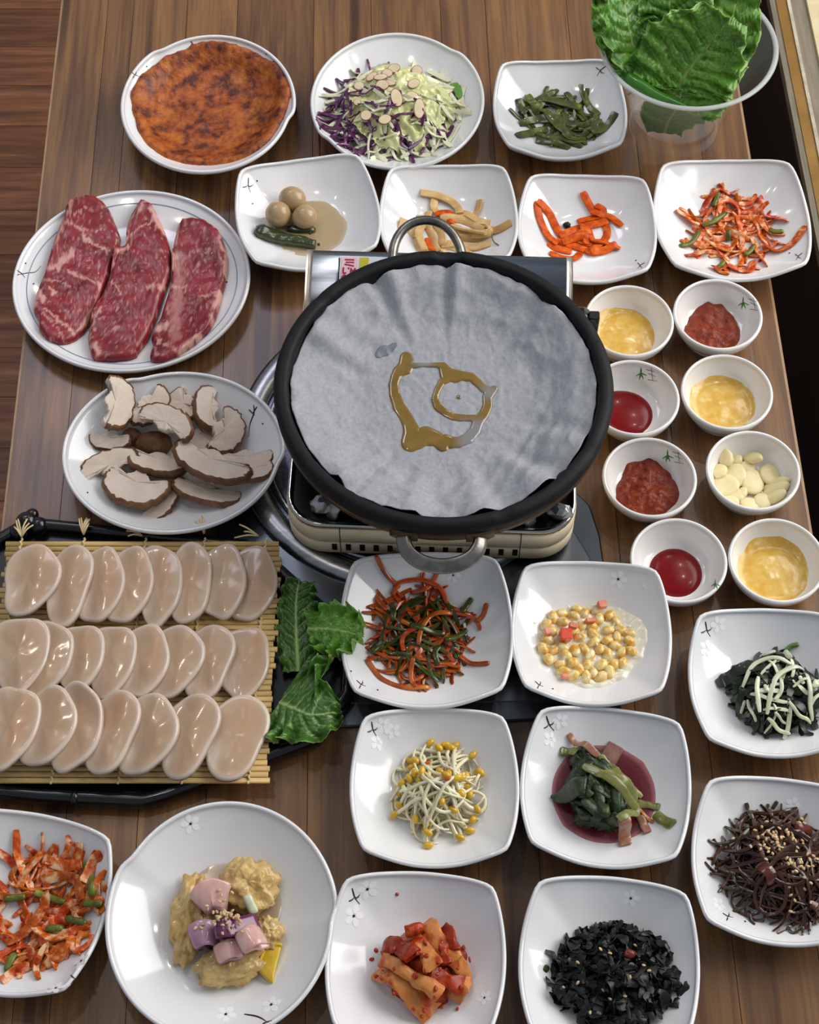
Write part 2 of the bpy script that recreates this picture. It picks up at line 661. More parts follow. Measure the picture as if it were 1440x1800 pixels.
def peb(key, px, py, rx, ry, k1, k2, lab, h=.036, flat=.42, power=1.5, rev=1, d=.0026, zin=.008, rimz=None, grp='pebble shaped white bowls'):
    out = pebble_out(rx, ry, R(k1), R(k2), d, rev)
    return place_dish(key, 'round_dish', lab, 'dish', grp, px, py, rimz or h, 0, key,
                      lambda: dish_rings(out, h, zin, flat, power, None, foot=.5, n=160), CER)
peb('pancake', 365, 178, .0915, .099, 128, -12, 'round white bowl with nicked rim holding the orange pancake')
peb('salad', 699, 173, .0915, .098, 48, 215, 'round white bowl with nicked rim heaped with cabbage salad', rev=-1)
peb('mushroom', 304, 790, .1025, .0895, 118, -5, 'oval white bowl with nicked rim holding sliced mushrooms')
peb('fried', 389, 1611, .0915, .0975, 150, 2, 'round white bowl with nicked rim holding fried fritters and onion')
peb('steak', 231, 488, .1185, .1145, 120, 300, 'large shallow white plate with thin blue ring carrying three steaks', h=.021, flat=.62, power=1.5, d=0, zin=.0065, grp='steak plate')

def bowl_maker(): return dish_rings(lambda a: .0436, .033, .0065, .56, 2.0, None, th=.0038, foot=.70, n=72)
bws = [('s1', 1106, 565, 'small white bowl of yellow garlic oil beside the pan rim'),
       ('s2', 1262, 554, 'small white bowl of chunky red bean paste nearest the red onion dish'),
       ('s3', 1114, 700, 'small white bowl of smooth dark red sauce touching the pan rim'),
       ('s4', 1278, 690, 'small white bowl of yellow garlic oil above the garlic bowl'),
       ('s5', 1142, 840, 'small white bowl of chunky red bean paste left of the garlic bowl'),
       ('s6', 1324, 828, 'small white bowl filled with sliced raw garlic'),
       ('s7', 1193, 986, 'small white bowl of smooth dark red sauce beside the corn dish'),
       ('s8', 1366, 986, 'small white bowl of yellow garlic oil below the garlic bowl')]
for key, px, py, lab in bws:
    place_dish(key, 'sauce_bowl', lab, 'bowl', 'small white sauce bowls', px, py, .031, random.uniform(0, 6), ('bowl',), bowl_maker, CERB)

# prints on the glaze
def twig(key, px, py, s=1.0, ang=0):
    d = DISHES[key]
    base = [[(-2, -17), (-1, -8), (1, 2), (8, 14)], [(-11, 6), (-5, 4), (0, 0)], [(0, 1), (6, 1), (11, -4)]]
    c, q = math.cos(R(ang)), math.sin(R(ang))
    stroke(d, 'twig_print', [[(px + s * (x * c - y * q), py + s * (x * q + y * c)) for x, y in l] for l in base], 2.6 * s + .6, TWIG)
twig('greens', 1056, 123, .75, 60)
twig('eggs', 436, 326, .8, 10); dots(DISHES['eggs'], [(452, 318), (444, 358)])
twig('carrot', 1126, 466, .5, 70); dots(DISHES['carrot'], [(1118, 458)])
twig('onion', 1404, 450, .5, 60); dots(DISHES['onion'], [(1388, 445)])
twig('scallion', 634, 1203, .6, -40); dots(DISHES['scallion'], [(664, 1213), (617, 1180)])
blossom(DISHES['scallion'], 797, 1011, 13)
twig('corn', 947, 1204, .55, -40); dots(DISHES['corn'], [(972, 1211)])
blossom(DISHES['corn'], 1087, 1018, 16)
twig('sprout', 655, 1282, .8, 0)
for p in ((672, 1275), (664, 1305), (690, 1285)): blossom(DISHES['sprout'], *p, 14, False)
twig('leafred', 965, 1273, .9, -10)
for p in ((985, 1268), (968, 1300)): blossom(DISHES['leafred'], *p, 14, False)
twig('radish', 1242, 1107, .85, 0)
for p in ((1263, 1098), (1242, 1140)): blossom(DISHES['radish'], *p, 15, False)
twig('kelp', 1279, 1611, .6, -50); dots(DISHES['kelp'], [(1310, 1620)])
for p in ((1264, 1590), (1395, 1415)): blossom(DISHES['kelp'], *p, 13, False)
twig('kimchi', 623, 1577, .95, -8)
for p in ((646, 1563), (622, 1610)): blossom(DISHES['kimchi'], *p, 17)
blossom(DISHES['kimchi'], 852, 1754, 12)
blossom(DISHES['seaweed'], 1109, 1579, 14)
twig('onionleft', 132, 1720, .75, 70); dots(DISHES['onionleft'], [(143, 1689), (98, 1737)])
for p in ((143, 1689), (98, 1737)): blossom(DISHES['onionleft'], *p, 14, False)
twig('pancake', 236, 131, .55, -40); dots(DISHES['pancake'], [(258, 117)])
stroke(DISHES['steak'], 'twig_print', [[(30, 483), (48, 480), (62, 478), (72, 468)], [(30, 475), (38, 481), (44, 488)]], 2, TWIG)
dots(DISHES['steak'], [(45, 463), (59, 499), (399, 496)])
stroke(DISHES['mushroom'], 'twig_print', [[(446, 712), (447, 725), (440, 745), (437, 768)], [(452, 715), (444, 727)], [(438, 720), (448, 730)]], 3, TWIG)
dots(DISHES['mushroom'], [(462, 745), (154, 866)])
for p in ((335, 1448), (397, 1783), (477, 1766)): blossom(DISHES['fried'], *p, 16)
stroke(DISHES['fried'], 'twig_print', [[(430, 1783), (455, 1788), (475, 1800)], [(462, 1800), (478, 1794)]], 3, TWIG)
# blue ring on the steak plate
d = DISHES['steak']
pts = []
for i in range(97):
    a = 2 * math.pi * i / 96
    rr = .885
    x, y = rr * .1185 * math.cos(a), rr * .1145 * math.sin(a)
    h = d.bvh.ray_cast(d.c + Vector((x, y, .1)), Vector((0, 0, -1)))[0]
    pts.append(tuple(d.inv @ h + Vector((0, 0, .0002))))
build('ring_line', *sweep(pts, const(.0006), const(.00025), 6, cap=False), mat('blue_grey_line', '8b93ac', rough=.3), d.t)
# bamboo prints in the sauce bowls
LEAFP = mat('green_leaf_print', '3f8a35', rough=.25)
GREYP = mat('grey_brush_print', '8f9090', rough=.25)
def bamboo(key, px, py, s=1.0, tail=True):
    d = DISHES[key]
    stroke(d, 'bamboo_leaf_print', [[(px, py), (px - 9 * s, py + 6 * s)], [(px, py), (px - 3 * s, py + 12 * s)], [(px, py), (px + 4 * s, py + 11 * s)], [(px, py), (px + 10 * s, py + 5 * s)], [(px, py), (px, py - 9 * s)]], 4 * s, LEAFP)
    if tail:
        stroke(d, 'brush_print', [[(px + 8 * s, py - 6 * s), (px + 24 * s, py - 1 * s)], [(px + 12 * s, py + 1 * s), (px + 26 * s, py + 7 * s)], [(px + 18 * s, py - 8 * s), (px + 21 * s, py + 14 * s)], [(px + 12 * s, py + 12 * s), (px + 28 * s, py + 15 * s)]], 1.6 * s, GREYP)
bamboo('s2', 1307, 531); bamboo('s3', 1127, 655); bamboo('s5', 1174, 800); bamboo('s7', 1258, 1026, .8, False)
# ------------------------------------------------------------------ grill plate, stove, pan
def mpp(p):
    """metres per photograph pixel at a place"""
    return (Vector(p) - CAM).dot(FW) / FPX

gp = thing('grill_plate', 'stainless steel table grill plate with round ring under the gas stove', 'grill plate')
pl = [(398, 872), (1014, 870), (1036, 892), (1054, 945), (1062, 1000), (1092, 1246), (1090, 1262), (560, 1282), (378, 1282), (372, 1270), (380, 930)]
poly = [tuple(U(a, b)[:2]) for a, b in pl][::-1]
MB().prism(poly, .0003, .0045, .0015).out('plate', mat('dull_plate_steel', '565b62', '6a7078', rough=.28, metal=1, scale=6), gp)
pan2 = [(420, 960), (1000, 925), (1036, 985), (1062, 1236), (395, 1243)]
MB().prism([tuple(U(a, b)[:2]) for a, b in pan2][::-1], .0042, ZPL, .001).out('raised_panel', mat('dull_panel_steel', '6c727a', '80868e', rough=.25, metal=1, scale=6), gp)
rc = U(712, 772, .01)
def ring_obj(name, r, prof, m, parent, c=None, n=96):
    c = c or rc
    v = []; f = []
    k = len(prof)
    for i in range(n):
        a = 2 * math.pi * i / n
        for (dr, z) in prof: v.append((c.x + (r + dr) * math.cos(a), c.y + (r + dr) * math.sin(a), z))
    for i in range(n):
        for j in range(k):
            f.append((i * k + j, i * k + (j + 1) % k, ((i + 1) % n) * k + (j + 1) % k, ((i + 1) % n) * k + j))
    return build(name, v, f, m, parent)
RR = 300 * mpp(rc)
ring_obj('outer_ring', RR - .012, [(.012 * math.cos(a) , max(.0004, .006 + .008 * math.sin(a))) for a in [2 * math.pi * i / 14 for i in range(14)]], STEEL, gp)
ring_obj('inner_ring', RR - .030, [(.0035 * math.cos(a), .006 + .005 * math.sin(a)) for a in [2 * math.pi * i / 8 for i in range(8)]], STEEL, gp)
v, f = [], []
for i in range(96):
    a = 2 * math.pi * i / 96
    v.append((rc.x + (RR - .012) * math.cos(a), rc.y + (RR - .012) * math.sin(a), .0058))
f = [tuple(range(96))]
build('drip_pan', v, f, mat('blue_grey_enamel', '5d6076', '7a7d92', rough=.35, metal=.7, scale=220, bump=.3, bscale=500), gp)

# --- portable gas stove
SR = R(-2.1)
xL = U(513, 850, .052).x
xR = U(1021, 880, .052).x
yF = U(765, 976, .016).y
yB = U(780, 441, .092).y
scx, scy = (xL + xR) / 2, (yF + yB) / 2
SW, SD = (xR - xL) / 2, (yB - yF) / 2
stove = thing('gas_stove', 'cream and steel portable gas stove under the stone pan', 'stove', (scx, scy, ZPL), SR)
CREAM = mat('aged_cream_enamel', 'f6e4c0', 'efdab0', '94703f', rough=.4, scale=38, ramp=(.48, .70), bump=.05)
def rrect(w, d, r, n=8, y0=None):
    y0 = -d if y0 is None else y0
    out = []
    for (cx, cy, a0) in ((w - r, d - r, 0), (-w + r, d - r, 90), (-w + r, y0 + r, 180), (w - r, y0 + r, 270)):
        for i in range(n + 1):
            a = R(a0 + 90 * i / n)
            out.append((cx + r * math.cos(a), cy + r * math.sin(a)))
    return out
def stack(levels):
    """levels: list of (outline, z) -> closed solid"""
    return loft([[(x, y, z) for x, y in o] for o, z in levels])
bd = SD - .105
v, f = stack([(rrect(SW - .004, SD - .002, .034), .006), (rrect(SW, SD, .036), .010), (rrect(SW, SD, .036), .0265), (rrect(SW - .0012, SD - .0012, .035), .0275),
              (rrect(SW, SD, .036), .0285), (rrect(SW, SD, .036), .046), (rrect(SW - .002, SD - .002, .034), .050)])
build('body', v, f, CREAM, stove)
for sx in (-1, 1):
    for sy in (-1, 1):
        MB().box(sx * (SW - .04) - .012, sx * (SW - .04) + .012, sy * (SD - .04) - .012, sy * (SD - .04) + .012, 0, .008, .003).out('foot', BLACKP, stove)
ytop = SD - .098
def frame_mesh(o, i, z0, z1):
    n = len(o)
    v = [(x, y, z0) for x, y in o] + [(x, y, z1) for x, y in o] + [(x, y, z1) for x, y in i] + [(x, y, z0) for x, y in i]
    f = []
    for k in range(4):
        for j in range(n):
            q = (j + 1) % n
            f.append((k * n + j, k * n + q, ((k + 1) % 4) * n + q, ((k + 1) % 4) * n + j))
    return v, f
CHROME = mat('chrome_trim', 'b9b4ab', rough=.15, metal=1)
build('chrome_trim', *frame_mesh(rrect(SW - .001, ytop, .033, y0=-SD + .001), rrect(SW - .0055, ytop - .005, .029, y0=-SD + .0055), .050, .0555), CHROME, stove)
v, f = stack([(rrect(SW - .0056, ytop - .005, .029, y0=-SD + .0056), .0502), (rrect(SW - .0056, ytop - .005, .029, y0=-SD + .0056), .0515)])
build('top_panel', v, f, mat('black_enamel', '0c0c0e', '17171a', rough=.25, coat=.4, scale=60), stove, False)
for i in range(14):
    x = -.086 + i * .0125
    MB().box(x - .0023, x + .0023, -SD - .0006, -SD + .002, .0150, .0255).out('vent_slot', mat('vent_black', '060505', rough=.8), stove)
MB().box(-SW * .62 - .0004, -SW * .62 + .0004, -SD - .0004, -SD + .003, .008, .049).out('seam', mat('seam_brown', '5a4630', rough=.7), stove)
MB().box(SW * .62 - .0004, SW * .62 + .0004, -SD - .0004, -SD + .003, .008, .049).out('seam', mat('seam_brown', '5a4630', rough=.7), stove)
# gas canister cover at the far end
prof = [(SD - .094, .048), (SD - .090, .058), (SD - .074, .071), (SD - .052, .082), (SD - .030, .0890), (SD - .013, .0905), (SD - .006, .089), (SD - .002, .083), (SD - .001, .07), (SD - .001, .048)]
cw = SW - .010
v = [(-cw, y, z) for y, z in prof] + [(cw, y, z) for y, z in prof]
n = len(prof)
f = [(i, i + 1, n + i + 1, n + i) for i in range(n - 1)] + [tuple(range(n)), tuple(range(n, 2 * n))[::-1], (n - 1, 0, n, 2 * n - 1)]
gc = build('canister_cover', v, f, mat('blued_steel_cover', '7f848e', '9da2ab', rough=.22, metal=1, scale=6, stretch=(.6, 20, 20)), stove)
for sx in (-1, 1):
    a, b = sorted((sx * cw, sx * (cw + .006)))
    v = [(a, y, z + .001) for y, z in prof] + [(b, y, z + .001) for y, z in prof]
    build('side_cheek', v, f, mat('steel_cheek', 'b5aa9a', 'c8beb0', rough=.3, metal=.6, scale=20), stove)
# knob on the right
v, f = stack([([( .0165 * math.cos(2 * math.pi * i / 24), .0165 * math.sin(2 * math.pi * i / 24)) for i in range(24)], 0), ([(.0165 * math.cos(2 * math.pi * i / 24), .0165 * math.sin(2 * math.pi * i / 24)) for i in range(24)], .006), ([(.014 * math.cos(2 * math.pi * i / 24), .014 * math.sin(2 * math.pi * i / 24)) for i in range(24)], .010)])
v = [(SW + z * 1.3, SD - .062 + x * 1.15, .056 + y * 1.15) for x, y, z in v]
kn = build('knob', v, f, BLACKP, stove, False)
MB().box(SW + .012, SW + .022, SD - .067, SD - .057, .037, .075, .001).out('knob_grip', BLACKP, kn)
# sticker on the cover: the strokes as they read in the photograph
def cover_z(y):
    ys = [p[0] for p in prof[:6]]; zs = [p[1] for p in prof[:6]]
    return float(np.interp(y, ys, zs))
def cover_patch(name, x0, x1, y0, y1, off, m, parent):
    ny = 8
    v = []
    for k in (0, .0003):
        for i in range(ny + 1):
            y = y0 + (y1 - y0) * i / ny
            for x in (x0, x1): v.append((x, y - off - k * .7, cover_z(y) + off + k))
    f = []
    q = 2 * (ny + 1)
    for i in range(ny):
        f.append((q + 2 * i, q + 2 * i + 1, q + 2 * i + 3, q + 2 * i + 2))
    f.append((q, q + 1, 1, 0))
    return build(name, v, f, m, parent)
X0 = -SW + .010 + .026
st = cover_patch('warning_sticker', X0, X0 + .075, SD - .060, SD - .013, .0003, mat('white_label_paper', 'd9dce2', rough=.4), stove)
cover_patch('pink_panel', X0 + .0015, X0 + .0165, SD - .059, SD - .014, .0007, mat('pink_label_ink', 'e3bcc6', rough=.45), st)
cover_patch('yellow_panel', X0 + .0185, X0 + .027, SD - .059, SD - .014, .0007, mat('yellow_label_ink', 'c3b81e', rough=.45), st)
INK = mat('dark_red_ink', '9c1238', rough=.5)
GINK = mat('grey_ink', '6b7280', rough=.5)
def ink(segs, m, name, parent, w=.0009):
    """segs in label space: u across 0..15 mm, s down the face from the upper edge in mm"""
    mb = MB()
    for ln in segs:
        pts = []
        for u_, s_ in ln:
            y = SD - .014 - s_ * .00115
            pts.append((X0 + .0015 + u_ * .001, y - .0011, cover_z(y) + .0011))
        P = smooth_path(pts, max(3, 3 * len(pts)))
        mb.add(*sweep(P, const(w), const(.00015), 6, 4))
    return mb.out(name, m, parent)
def circ(u0, s0, r): return [(u0 + r * math.cos(2 * math.pi * i / 10), s0 + r * 1.25 * math.sin(2 * math.pi * i / 10)) for i in range(11)]
ink([[(3, 2.5), (12, 2.5)], [(4, 5), (12, 5)], [(3, 7), (12, 8.5)],
     [(2.2, 10), (2.2, 15), (5, 15)], [(7, 10), (7, 24)], [(9.5, 10.5), (9.5, 15), (13, 15), (13, 10.5)], [(9.5, 12.8), (13, 12.8)],
     circ(3.4, 19.5, 2), [(5.5, 19.5), (7, 19.5)], circ(11.2, 19.5, 2),
     [(1.8, 24.5), (12.5, 24.5)], [(7, 24.5), (7, 21)], [(1.8, 28.5), (12.5, 28.5)], [(7, 26), (10, 28.5)], [(2, 31), (2, 35), (7, 35)], circ(10.5, 33, 2)], INK, 'red_lettering', st)
ink([[(31, 7), (31, 10), (33.5, 10)], [(34.5, 7), (34.5, 10.5)], [(38, 6), (38, 9.5), (41, 9.5)], [(39.5, 6), (39.5, 9)], [(43, 6), (43, 9.5)], [(31, 13), (31, 15.5)], [(30, 19), (44, 19)], [(30, 22), (42, 22)]], GINK, 'grey_lettering', st, .0005)
# burner and pan supports
v, f = stack([([(.04 * math.cos(2 * math.pi * i / 32), .04 * math.sin(2 * math.pi * i / 32)) for i in range(32)], .0515), ([(.036 * math.cos(2 * math.pi * i / 32), .036 * math.sin(2 * math.pi * i / 32)) for i in range(32)], .064)])
yc = (-SD + ytop) / 2 + .0
build('burner', [(x, y + yc, z) for x, y, z in v], f, STEELD, stove)
for a in (45, 135, 225, 315):
    c, s_ = math.cos(R(a)), math.sin(R(a))
    P = [(c * .05, yc + s_ * .05, .069), (c * .09, yc + s_ * .09, .069), (c * .118, yc + s_ * .112, .066), (c * .125, yc + s_ * .119, .052)]
    build('pan_support', *sweep(smooth_path(P, 10), const(.006), const(.0025), 8, 4), mat('foil_grey_support', '8c8e90', 'b9babb', rough=.4, metal=.8, scale=90, bump=.6, bscale=120), stove)
for px, py in ((566, 888), (985, 900)):
    p = U(px, py, ZPL + .06)
    q = (Matrix.Rotation(-SR, 3, 'Z') @ (p - Vector((scx, scy, ZPL))))
    v, f = [], []
    rings = []
    for k in range(5):
        ph = math.pi * (k + .5) / 5
        rings.append([(q.x + .013 * math.sin(ph) * math.cos(2 * math.pi * i / 9) * random.uniform(.7, 1.2), q.y + .009 * math.sin(ph) * math.sin(2 * math.pi * i / 9) * random.uniform(.7, 1.2), .0605 - .009 * math.cos(ph)) for i in range(9)])
    build('foil_wrap', *loft(rings), mat('crumpled_foil', '8c8e90', 'c0c1c2', rough=.35, metal=.9, scale=90), stove, False)

# --- stone pan
ZR = .136
pc = U(780, 670, ZR)
PR = 300 * mpp(pc)
pan = thing('stone_pan', 'round black stone grill pan with steel loop handles lined with paper', 'pan', (pc.x, pc.y, ZPL + .0705))
z0 = ZPL + .0705
def lathe(prof, n=96, jit=0):
    return [[((r + (jit and jit * fbm(3 * math.cos(2 * math.pi * i / n) + 9 * z, 3 * math.sin(2 * math.pi * i / n), r * 30))) * math.cos(2 * math.pi * i / n),
              (r + (jit and jit * fbm(3 * math.cos(2 * math.pi * i / n) + 9 * z, 3 * math.sin(2 * math.pi * i / n), r * 30))) * math.sin(2 * math.pi * i / n), z - z0) for i in range(n)] for r, z in prof]
STONE = mat('black_stone', '0b0c0f', '131418', '26282c', rough=.6, spec=.3, scale=70, ramp=(.35, .66), bump=.35, bscale=260)
pr_ = [(.02, ZR - .034), (PR - .060, ZR - .034), (PR - .030, ZR - .027), (PR - .0150, ZR - .010), (PR - .0132, ZR - .003), (PR - .0118, ZR - .0005), (PR - .009, ZR + .0006), (PR - .005, ZR + .0003), (PR - .0018, ZR - .0018), (PR, ZR - .0055), (PR - .0006, ZR - .012), (PR - .004, ZR - .0145),
       (PR - .006, ZR - .030), (PR - .03, z0 + .006), (PR - .06, z0), (.03, z0)]
RL = lathe(pr_, 144)
for i, rg in enumerate(RL):
    if 3 <= i <= 11:
        for j in range(len(rg)):
            a = 2 * math.pi * j / 144
            for (ac, wd_, dp) in ((R(89), .03, .006), (R(85), .018, .0045), (R(140), .02, .0022), (R(215), .02, .0016), (R(330), .03, .0018), (R(20), .015, .0022), (R(290), .02, .002)):
                dlt = (a - ac + math.pi) % (2 * math.pi) - math.pi
                g = math.exp(-(dlt / wd_) ** 2) * dp
                x, y, z = rg[j]
                rg[j] = (x, y, z - g * (1 if 4 <= i <= 8 else .3))
build('stone_bowl', *loft(RL), STONE, pan)
BRONZE = mat('burnt_metal_band', '3a2f26', '6b5640', '7d6a52', rough=.42, metal=.6, scale=26, ramp=(.35, .62), bump=.2, bscale=200)
v, f = loft(lathe([(PR - .008, ZR - .0147), (PR - .0022, ZR - .0150), (PR - .002, ZR - .0225), (PR - .0045, ZR - .0245), (PR - .0105, ZR - .036), (PR - .012, ZR - .036)], 128))
f = [q for q in f if len(q) == 4]
build('metal_band', v, f, BRONZE, pan)
HST = mat('worn_handle_steel', '6f6b66', '9a958d', '4a4038', rough=.33, metal=1, scale=40, ramp=(.35, .65), bump=.25, bscale=200)
def handle(ang, w_, l_, drop, m, thick=(.008, .0042), up=0):
    c, s_ = math.cos(ang), math.sin(ang)
    P = []
    for i in range(25):
        t = i / 24
        a = math.pi * t
        x = w_ * math.cos(a)
        y = PR - .008 + (l_ + .008) * math.sin(a) ** .75
        z = ZR - .020 - drop * math.sin(a) + up * math.sin(a) - z0
        P.append((y * c - x * s_, y * s_ + x * c, z))
    return build('loop_handle', *sweep(P, const(thick[0]), const(thick[1]), 12, 2.6, roll=R(35)), m, pan)
handle(R(-91), 66 * mpp(pc), .021, .006, HST, (.0068, .0030))
handle(R(95), 66 * mpp(pc), .040, 0, HST, (.0042, .0042), .012)
for a in (-91, ):
    for s_ in (-1, 1):
        an = R(a) + s_ * (66 * mpp(pc)) / PR
        P = [((PR - .003) * math.cos(an - .08), (PR - .003) * math.sin(an - .08), ZR - .02 - z0), ((PR - .001) * math.cos(an), (PR - .001) * math.sin(an), ZR - .02 - z0), ((PR - .003) * math.cos(an + .08), (PR - .003) * math.sin(an + .08), ZR - .02 - z0)]
        build('handle_bracket', *sweep(smooth_path(P, 7), const(.0025), const(.007), 8, 4), BRONZE, pan)

# --- paper liner
def crumple(m):
    nt = m.node_tree
    N, L = nt.nodes, nt.links
    b = N['Principled BSDF']
    tc = [n for n in N if n.type == 'TEX_COORD'][0]
    nz = N.new('ShaderNodeTexNoise'); nz.inputs['Scale'].default_value = 30; nz.inputs['Detail'].default_value = 4
    L.new(tc.outputs['Object'], nz.inputs['Vector'])
    mx = N.new('ShaderNodeVectorMath'); mx.operation = 'MULTIPLY_ADD'
    L.new(nz.outputs[1], mx.inputs[0]); mx.inputs[1].default_value = (.03, .03, .0); L.new(tc.outputs['Object'], mx.inputs[2])
    mp = N.new('ShaderNodeMapping'); mp.inputs['Scale'].default_value = (1.5, .75, 1); L.new(mx.outputs[0], mp.inputs[0])
    last = None
    for sc, dist in ((46, .0016), (120, .0006)):
        vo = N.new('ShaderNodeTexVoronoi'); vo.inputs['Scale'].default_value = sc
        L.new(mp.outputs[0], vo.inputs['Vector'])
        bp = N.new('ShaderNodeBump'); bp.inputs['Strength'].default_value = .55; bp.inputs['Distance'].default_value = dist
        L.new(vo.outputs['Distance'], bp.inputs['Height'])
        if last: L.new(last, bp.inputs['Normal'])
        last = bp.outputs[0]
    L.new(last, b.inputs['Normal'])
PIN = PR - .0152
folds = [(R(112), .009, .07), (R(84), .008, .05), (R(38), .010, .10), (R(152), .006, .10), (R(228), .009, .06), (R(258), .007, .12), (R(284), .008, .10), (R(310), .011, .10), (R(335), .005, .08), (R(195), .004, .12)]
def paper_z(x, y, flat=False):
    r = math.hypot(x, y) / PIN
    a = math.atan2(y, x)
    z = ZR - .0290 + .0185 * sstep(.60, 1.03, r) ** 1.15
    for ac, dp, wd_ in folds:
        dlt = (a - ac + math.pi) % (2 * math.pi) - math.pi
        z += dp * 1.5 * max(0, r - .45) * (math.exp(-(dlt / wd_) ** 2) - .9 * math.exp(-((dlt - wd_ * 1.3) / wd_) ** 2))
    cr = noise.noise(Vector((x * 45, y * 45, 3)))
    c2 = noise.noise(Vector((x * 120 + 4, y * 100, 7)))
    c3 = noise.noise(Vector((x * 60 - y * 30, y * 25 + 9, 1)))
    amp = .15 + .85 * sstep(.42, .75, r)
    if flat: return z
    c4 = noise.noise(Vector((x * 22 + 5, y * 24, 11)))
    z += .0017 * amp * (1 - 2 * abs(cr)) * sstep(.40, .6, r) + .0006 * (1 - 2 * abs(c2)) + .0017 * amp * (1 - 2 * abs(c3)) * sstep(.42, .7, r) + .003 * sstep(.45, .8, r) * (1 - 2 * abs(c4))
    return z
NA, NR = 200, 84
v, f = [], []
for k in range(NR + 1):
    for i in range(NA):
        a = 2 * math.pi * i / NA
        edge = 1 + .012 * fbm(math.cos(a) * 3.2, math.sin(a) * 3.2, 4) + .006 * fbm(math.cos(a) * 11, math.sin(a) * 11, 4)
        for ac, dp, wd_ in folds[:8]:
            dlt = (a - ac + math.pi) % (2 * math.pi) - math.pi
            edge -= .016 * math.exp(-(dlt / .05) ** 2)
        edge = min(edge, 1.008)
        r = PIN * edge * (k / NR) ** .8
        x, y = r * math.cos(a), r * math.sin(a)
        v.append((x, y, paper_z(x, y)))
for k in range(NR):
    for i in range(NA):
        q = (i + 1) % NA
        f.append((k * NA + i, k * NA + q, (k + 1) * NA + q, (k + 1) * NA + i))
PAPER = mat('grey_white_baking_paper', '94979d', 'a2a4a9', rough=.75, scale=300, bump=.22, bscale=420)
crumple(PAPER)
paper = build('baking_paper', [(x + pc.x, y + pc.y, z) for x, y, z in v], f, PAPER, origin=(pc.x, pc.y, ZR - .03))
sm = paper.modifiers.new('thickness', 'SOLIDIFY'); sm.thickness = .0004; sm.offset = -1
tag(paper, 'crumpled pale grey baking paper lining the stone pan', 'paper')

def puddle(circles, scale, ox, oy, zfun, zpx, step, hgt, name, m, origin, margin=.5):
    """thin liquid from overlapping discs: circles in zoomed pixels (x, y, r); zfun gives the floor under it"""
    pts = []
    for a, b in zip(circles, circles[1:] + [None]):
        pts.append(a)
        if b is not None and math.hypot(a[0] - b[0], a[1] - b[1]) < 2.2 * (a[2] + b[2]):
            for k in (1, 2, 3, 4): pts.append(tuple(a[i] + (b[i] - a[i]) * k / 5 for i in range(3)))
    W = []
    for x, y, r in pts:
        p = U(ox + x * scale, oy + y * scale, zpx)
        W.append((p.x, p.y, r * scale * mpp(p) * 1.08))
    W = np.array(W)
    x0, x1 = (W[:, 0] - W[:, 2] * 1.6).min(), (W[:, 0] + W[:, 2] * 1.6).max()
    y0, y1 = (W[:, 1] - W[:, 2] * 1.6).min(), (W[:, 1] + W[:, 2] * 1.6).max()
    nx, ny = int((x1 - x0) / step) + 1, int((y1 - y0) / step) + 1
    X, Y = np.meshgrid(np.linspace(x0, x1, nx), np.linspace(y0, y1, ny))
    F = np.full(X.shape, -9.0)
    for cx, cy, r in W:
        yy = (Y - cy) * .86
        F = np.maximum(F, 1 - ((X - cx) ** 2 + yy ** 2) / (r * r))
    H = hgt * np.where(F > 0, np.sqrt(np.clip(F * 1.8, 0, 1)), 2.5 * F)
    idx = {}
    v, f, vals = [], [], []
    ok = F > -margin
    for j in range(ny - 1):
        for i in range(nx - 1):
            if ok[j, i] and ok[j + 1, i] and ok[j, i + 1] and ok[j + 1, i + 1]:
                q = []
                for (jj, ii) in ((j, i), (j, i + 1), (j + 1, i + 1), (j + 1, i)):
                    if (jj, ii) not in idx:
                        idx[(jj, ii)] = len(v)
                        v.append((X[jj, ii], Y[jj, ii], zfun(X[jj, ii], Y[jj, ii]) + H[jj, ii]))
                    q.append(idx[(jj, ii)])
                f.append(tuple(q))
    return build(name, v, f, m, origin=origin), np.array(v)

oilc = [(410, 215, 58), (412, 260, 68), (400, 310, 70), (340, 350, 55), (308, 400, 46), (290, 480, 44), (300, 580, 50), (340, 690, 56), (400, 780, 58), (440, 860, 62), (470, 950, 80), (455, 1035, 88), (520, 1010, 90), (600, 970, 85), (700, 1000, 70), (770, 1075, 52), (790, 1010, 50), (850, 1040, 55), (930, 1035, 50), (1010, 1000, 52), (1080, 925, 50), (1110, 840, 48), (1170, 760, 45), (1205, 680, 45), (1200, 600, 45), (1225, 550, 48), (1270, 515, 32), (1225, 545, 45), (1160, 510, 40), (1100, 450, 40), (1040, 400, 42), (960, 390, 45), (880, 390, 62), (810, 380, 68), (770, 300, 42), (720, 285, 27), (640, 285, 19), (560, 285, 21), (480, 290, 26), (420, 300, 40),
        (2000, 5000, .1), (800, 420, 45), (760, 450, 32), (715, 530, 30), (690, 620, 32), (715, 690, 38), (790, 750, 36), (870, 790, 36), (950, 800, 34), (1030, 800, 30), (1100, 810, 40), (2000, 5000, .1), (925, 598, 22)]
oilc = [c for c in oilc]
def pz(x, y): return paper_z(x - pc.x, y - pc.y, True) + .0009
segs = []
cur = []
for c in oilc:
    if c[2] < 1:
        segs.append(cur); cur = []
    else: cur.append(c)
segs.append(cur)
allc = []
for sg in segs:
    allc += sg + [(sg[-1][0] + 0, sg[-1][1] + 0, sg[-1][2])]
OIL = mat('amber_oil', '7a5c10', '8c6e22', rough=.04, coat=1, spec=.6, scale=40, alpha=.86, attr='clear', attrcol='8f9092')
def puddle_multi(segs, *a, **k):
    return puddle([c for sg in segs for c in sg], *a, **k)
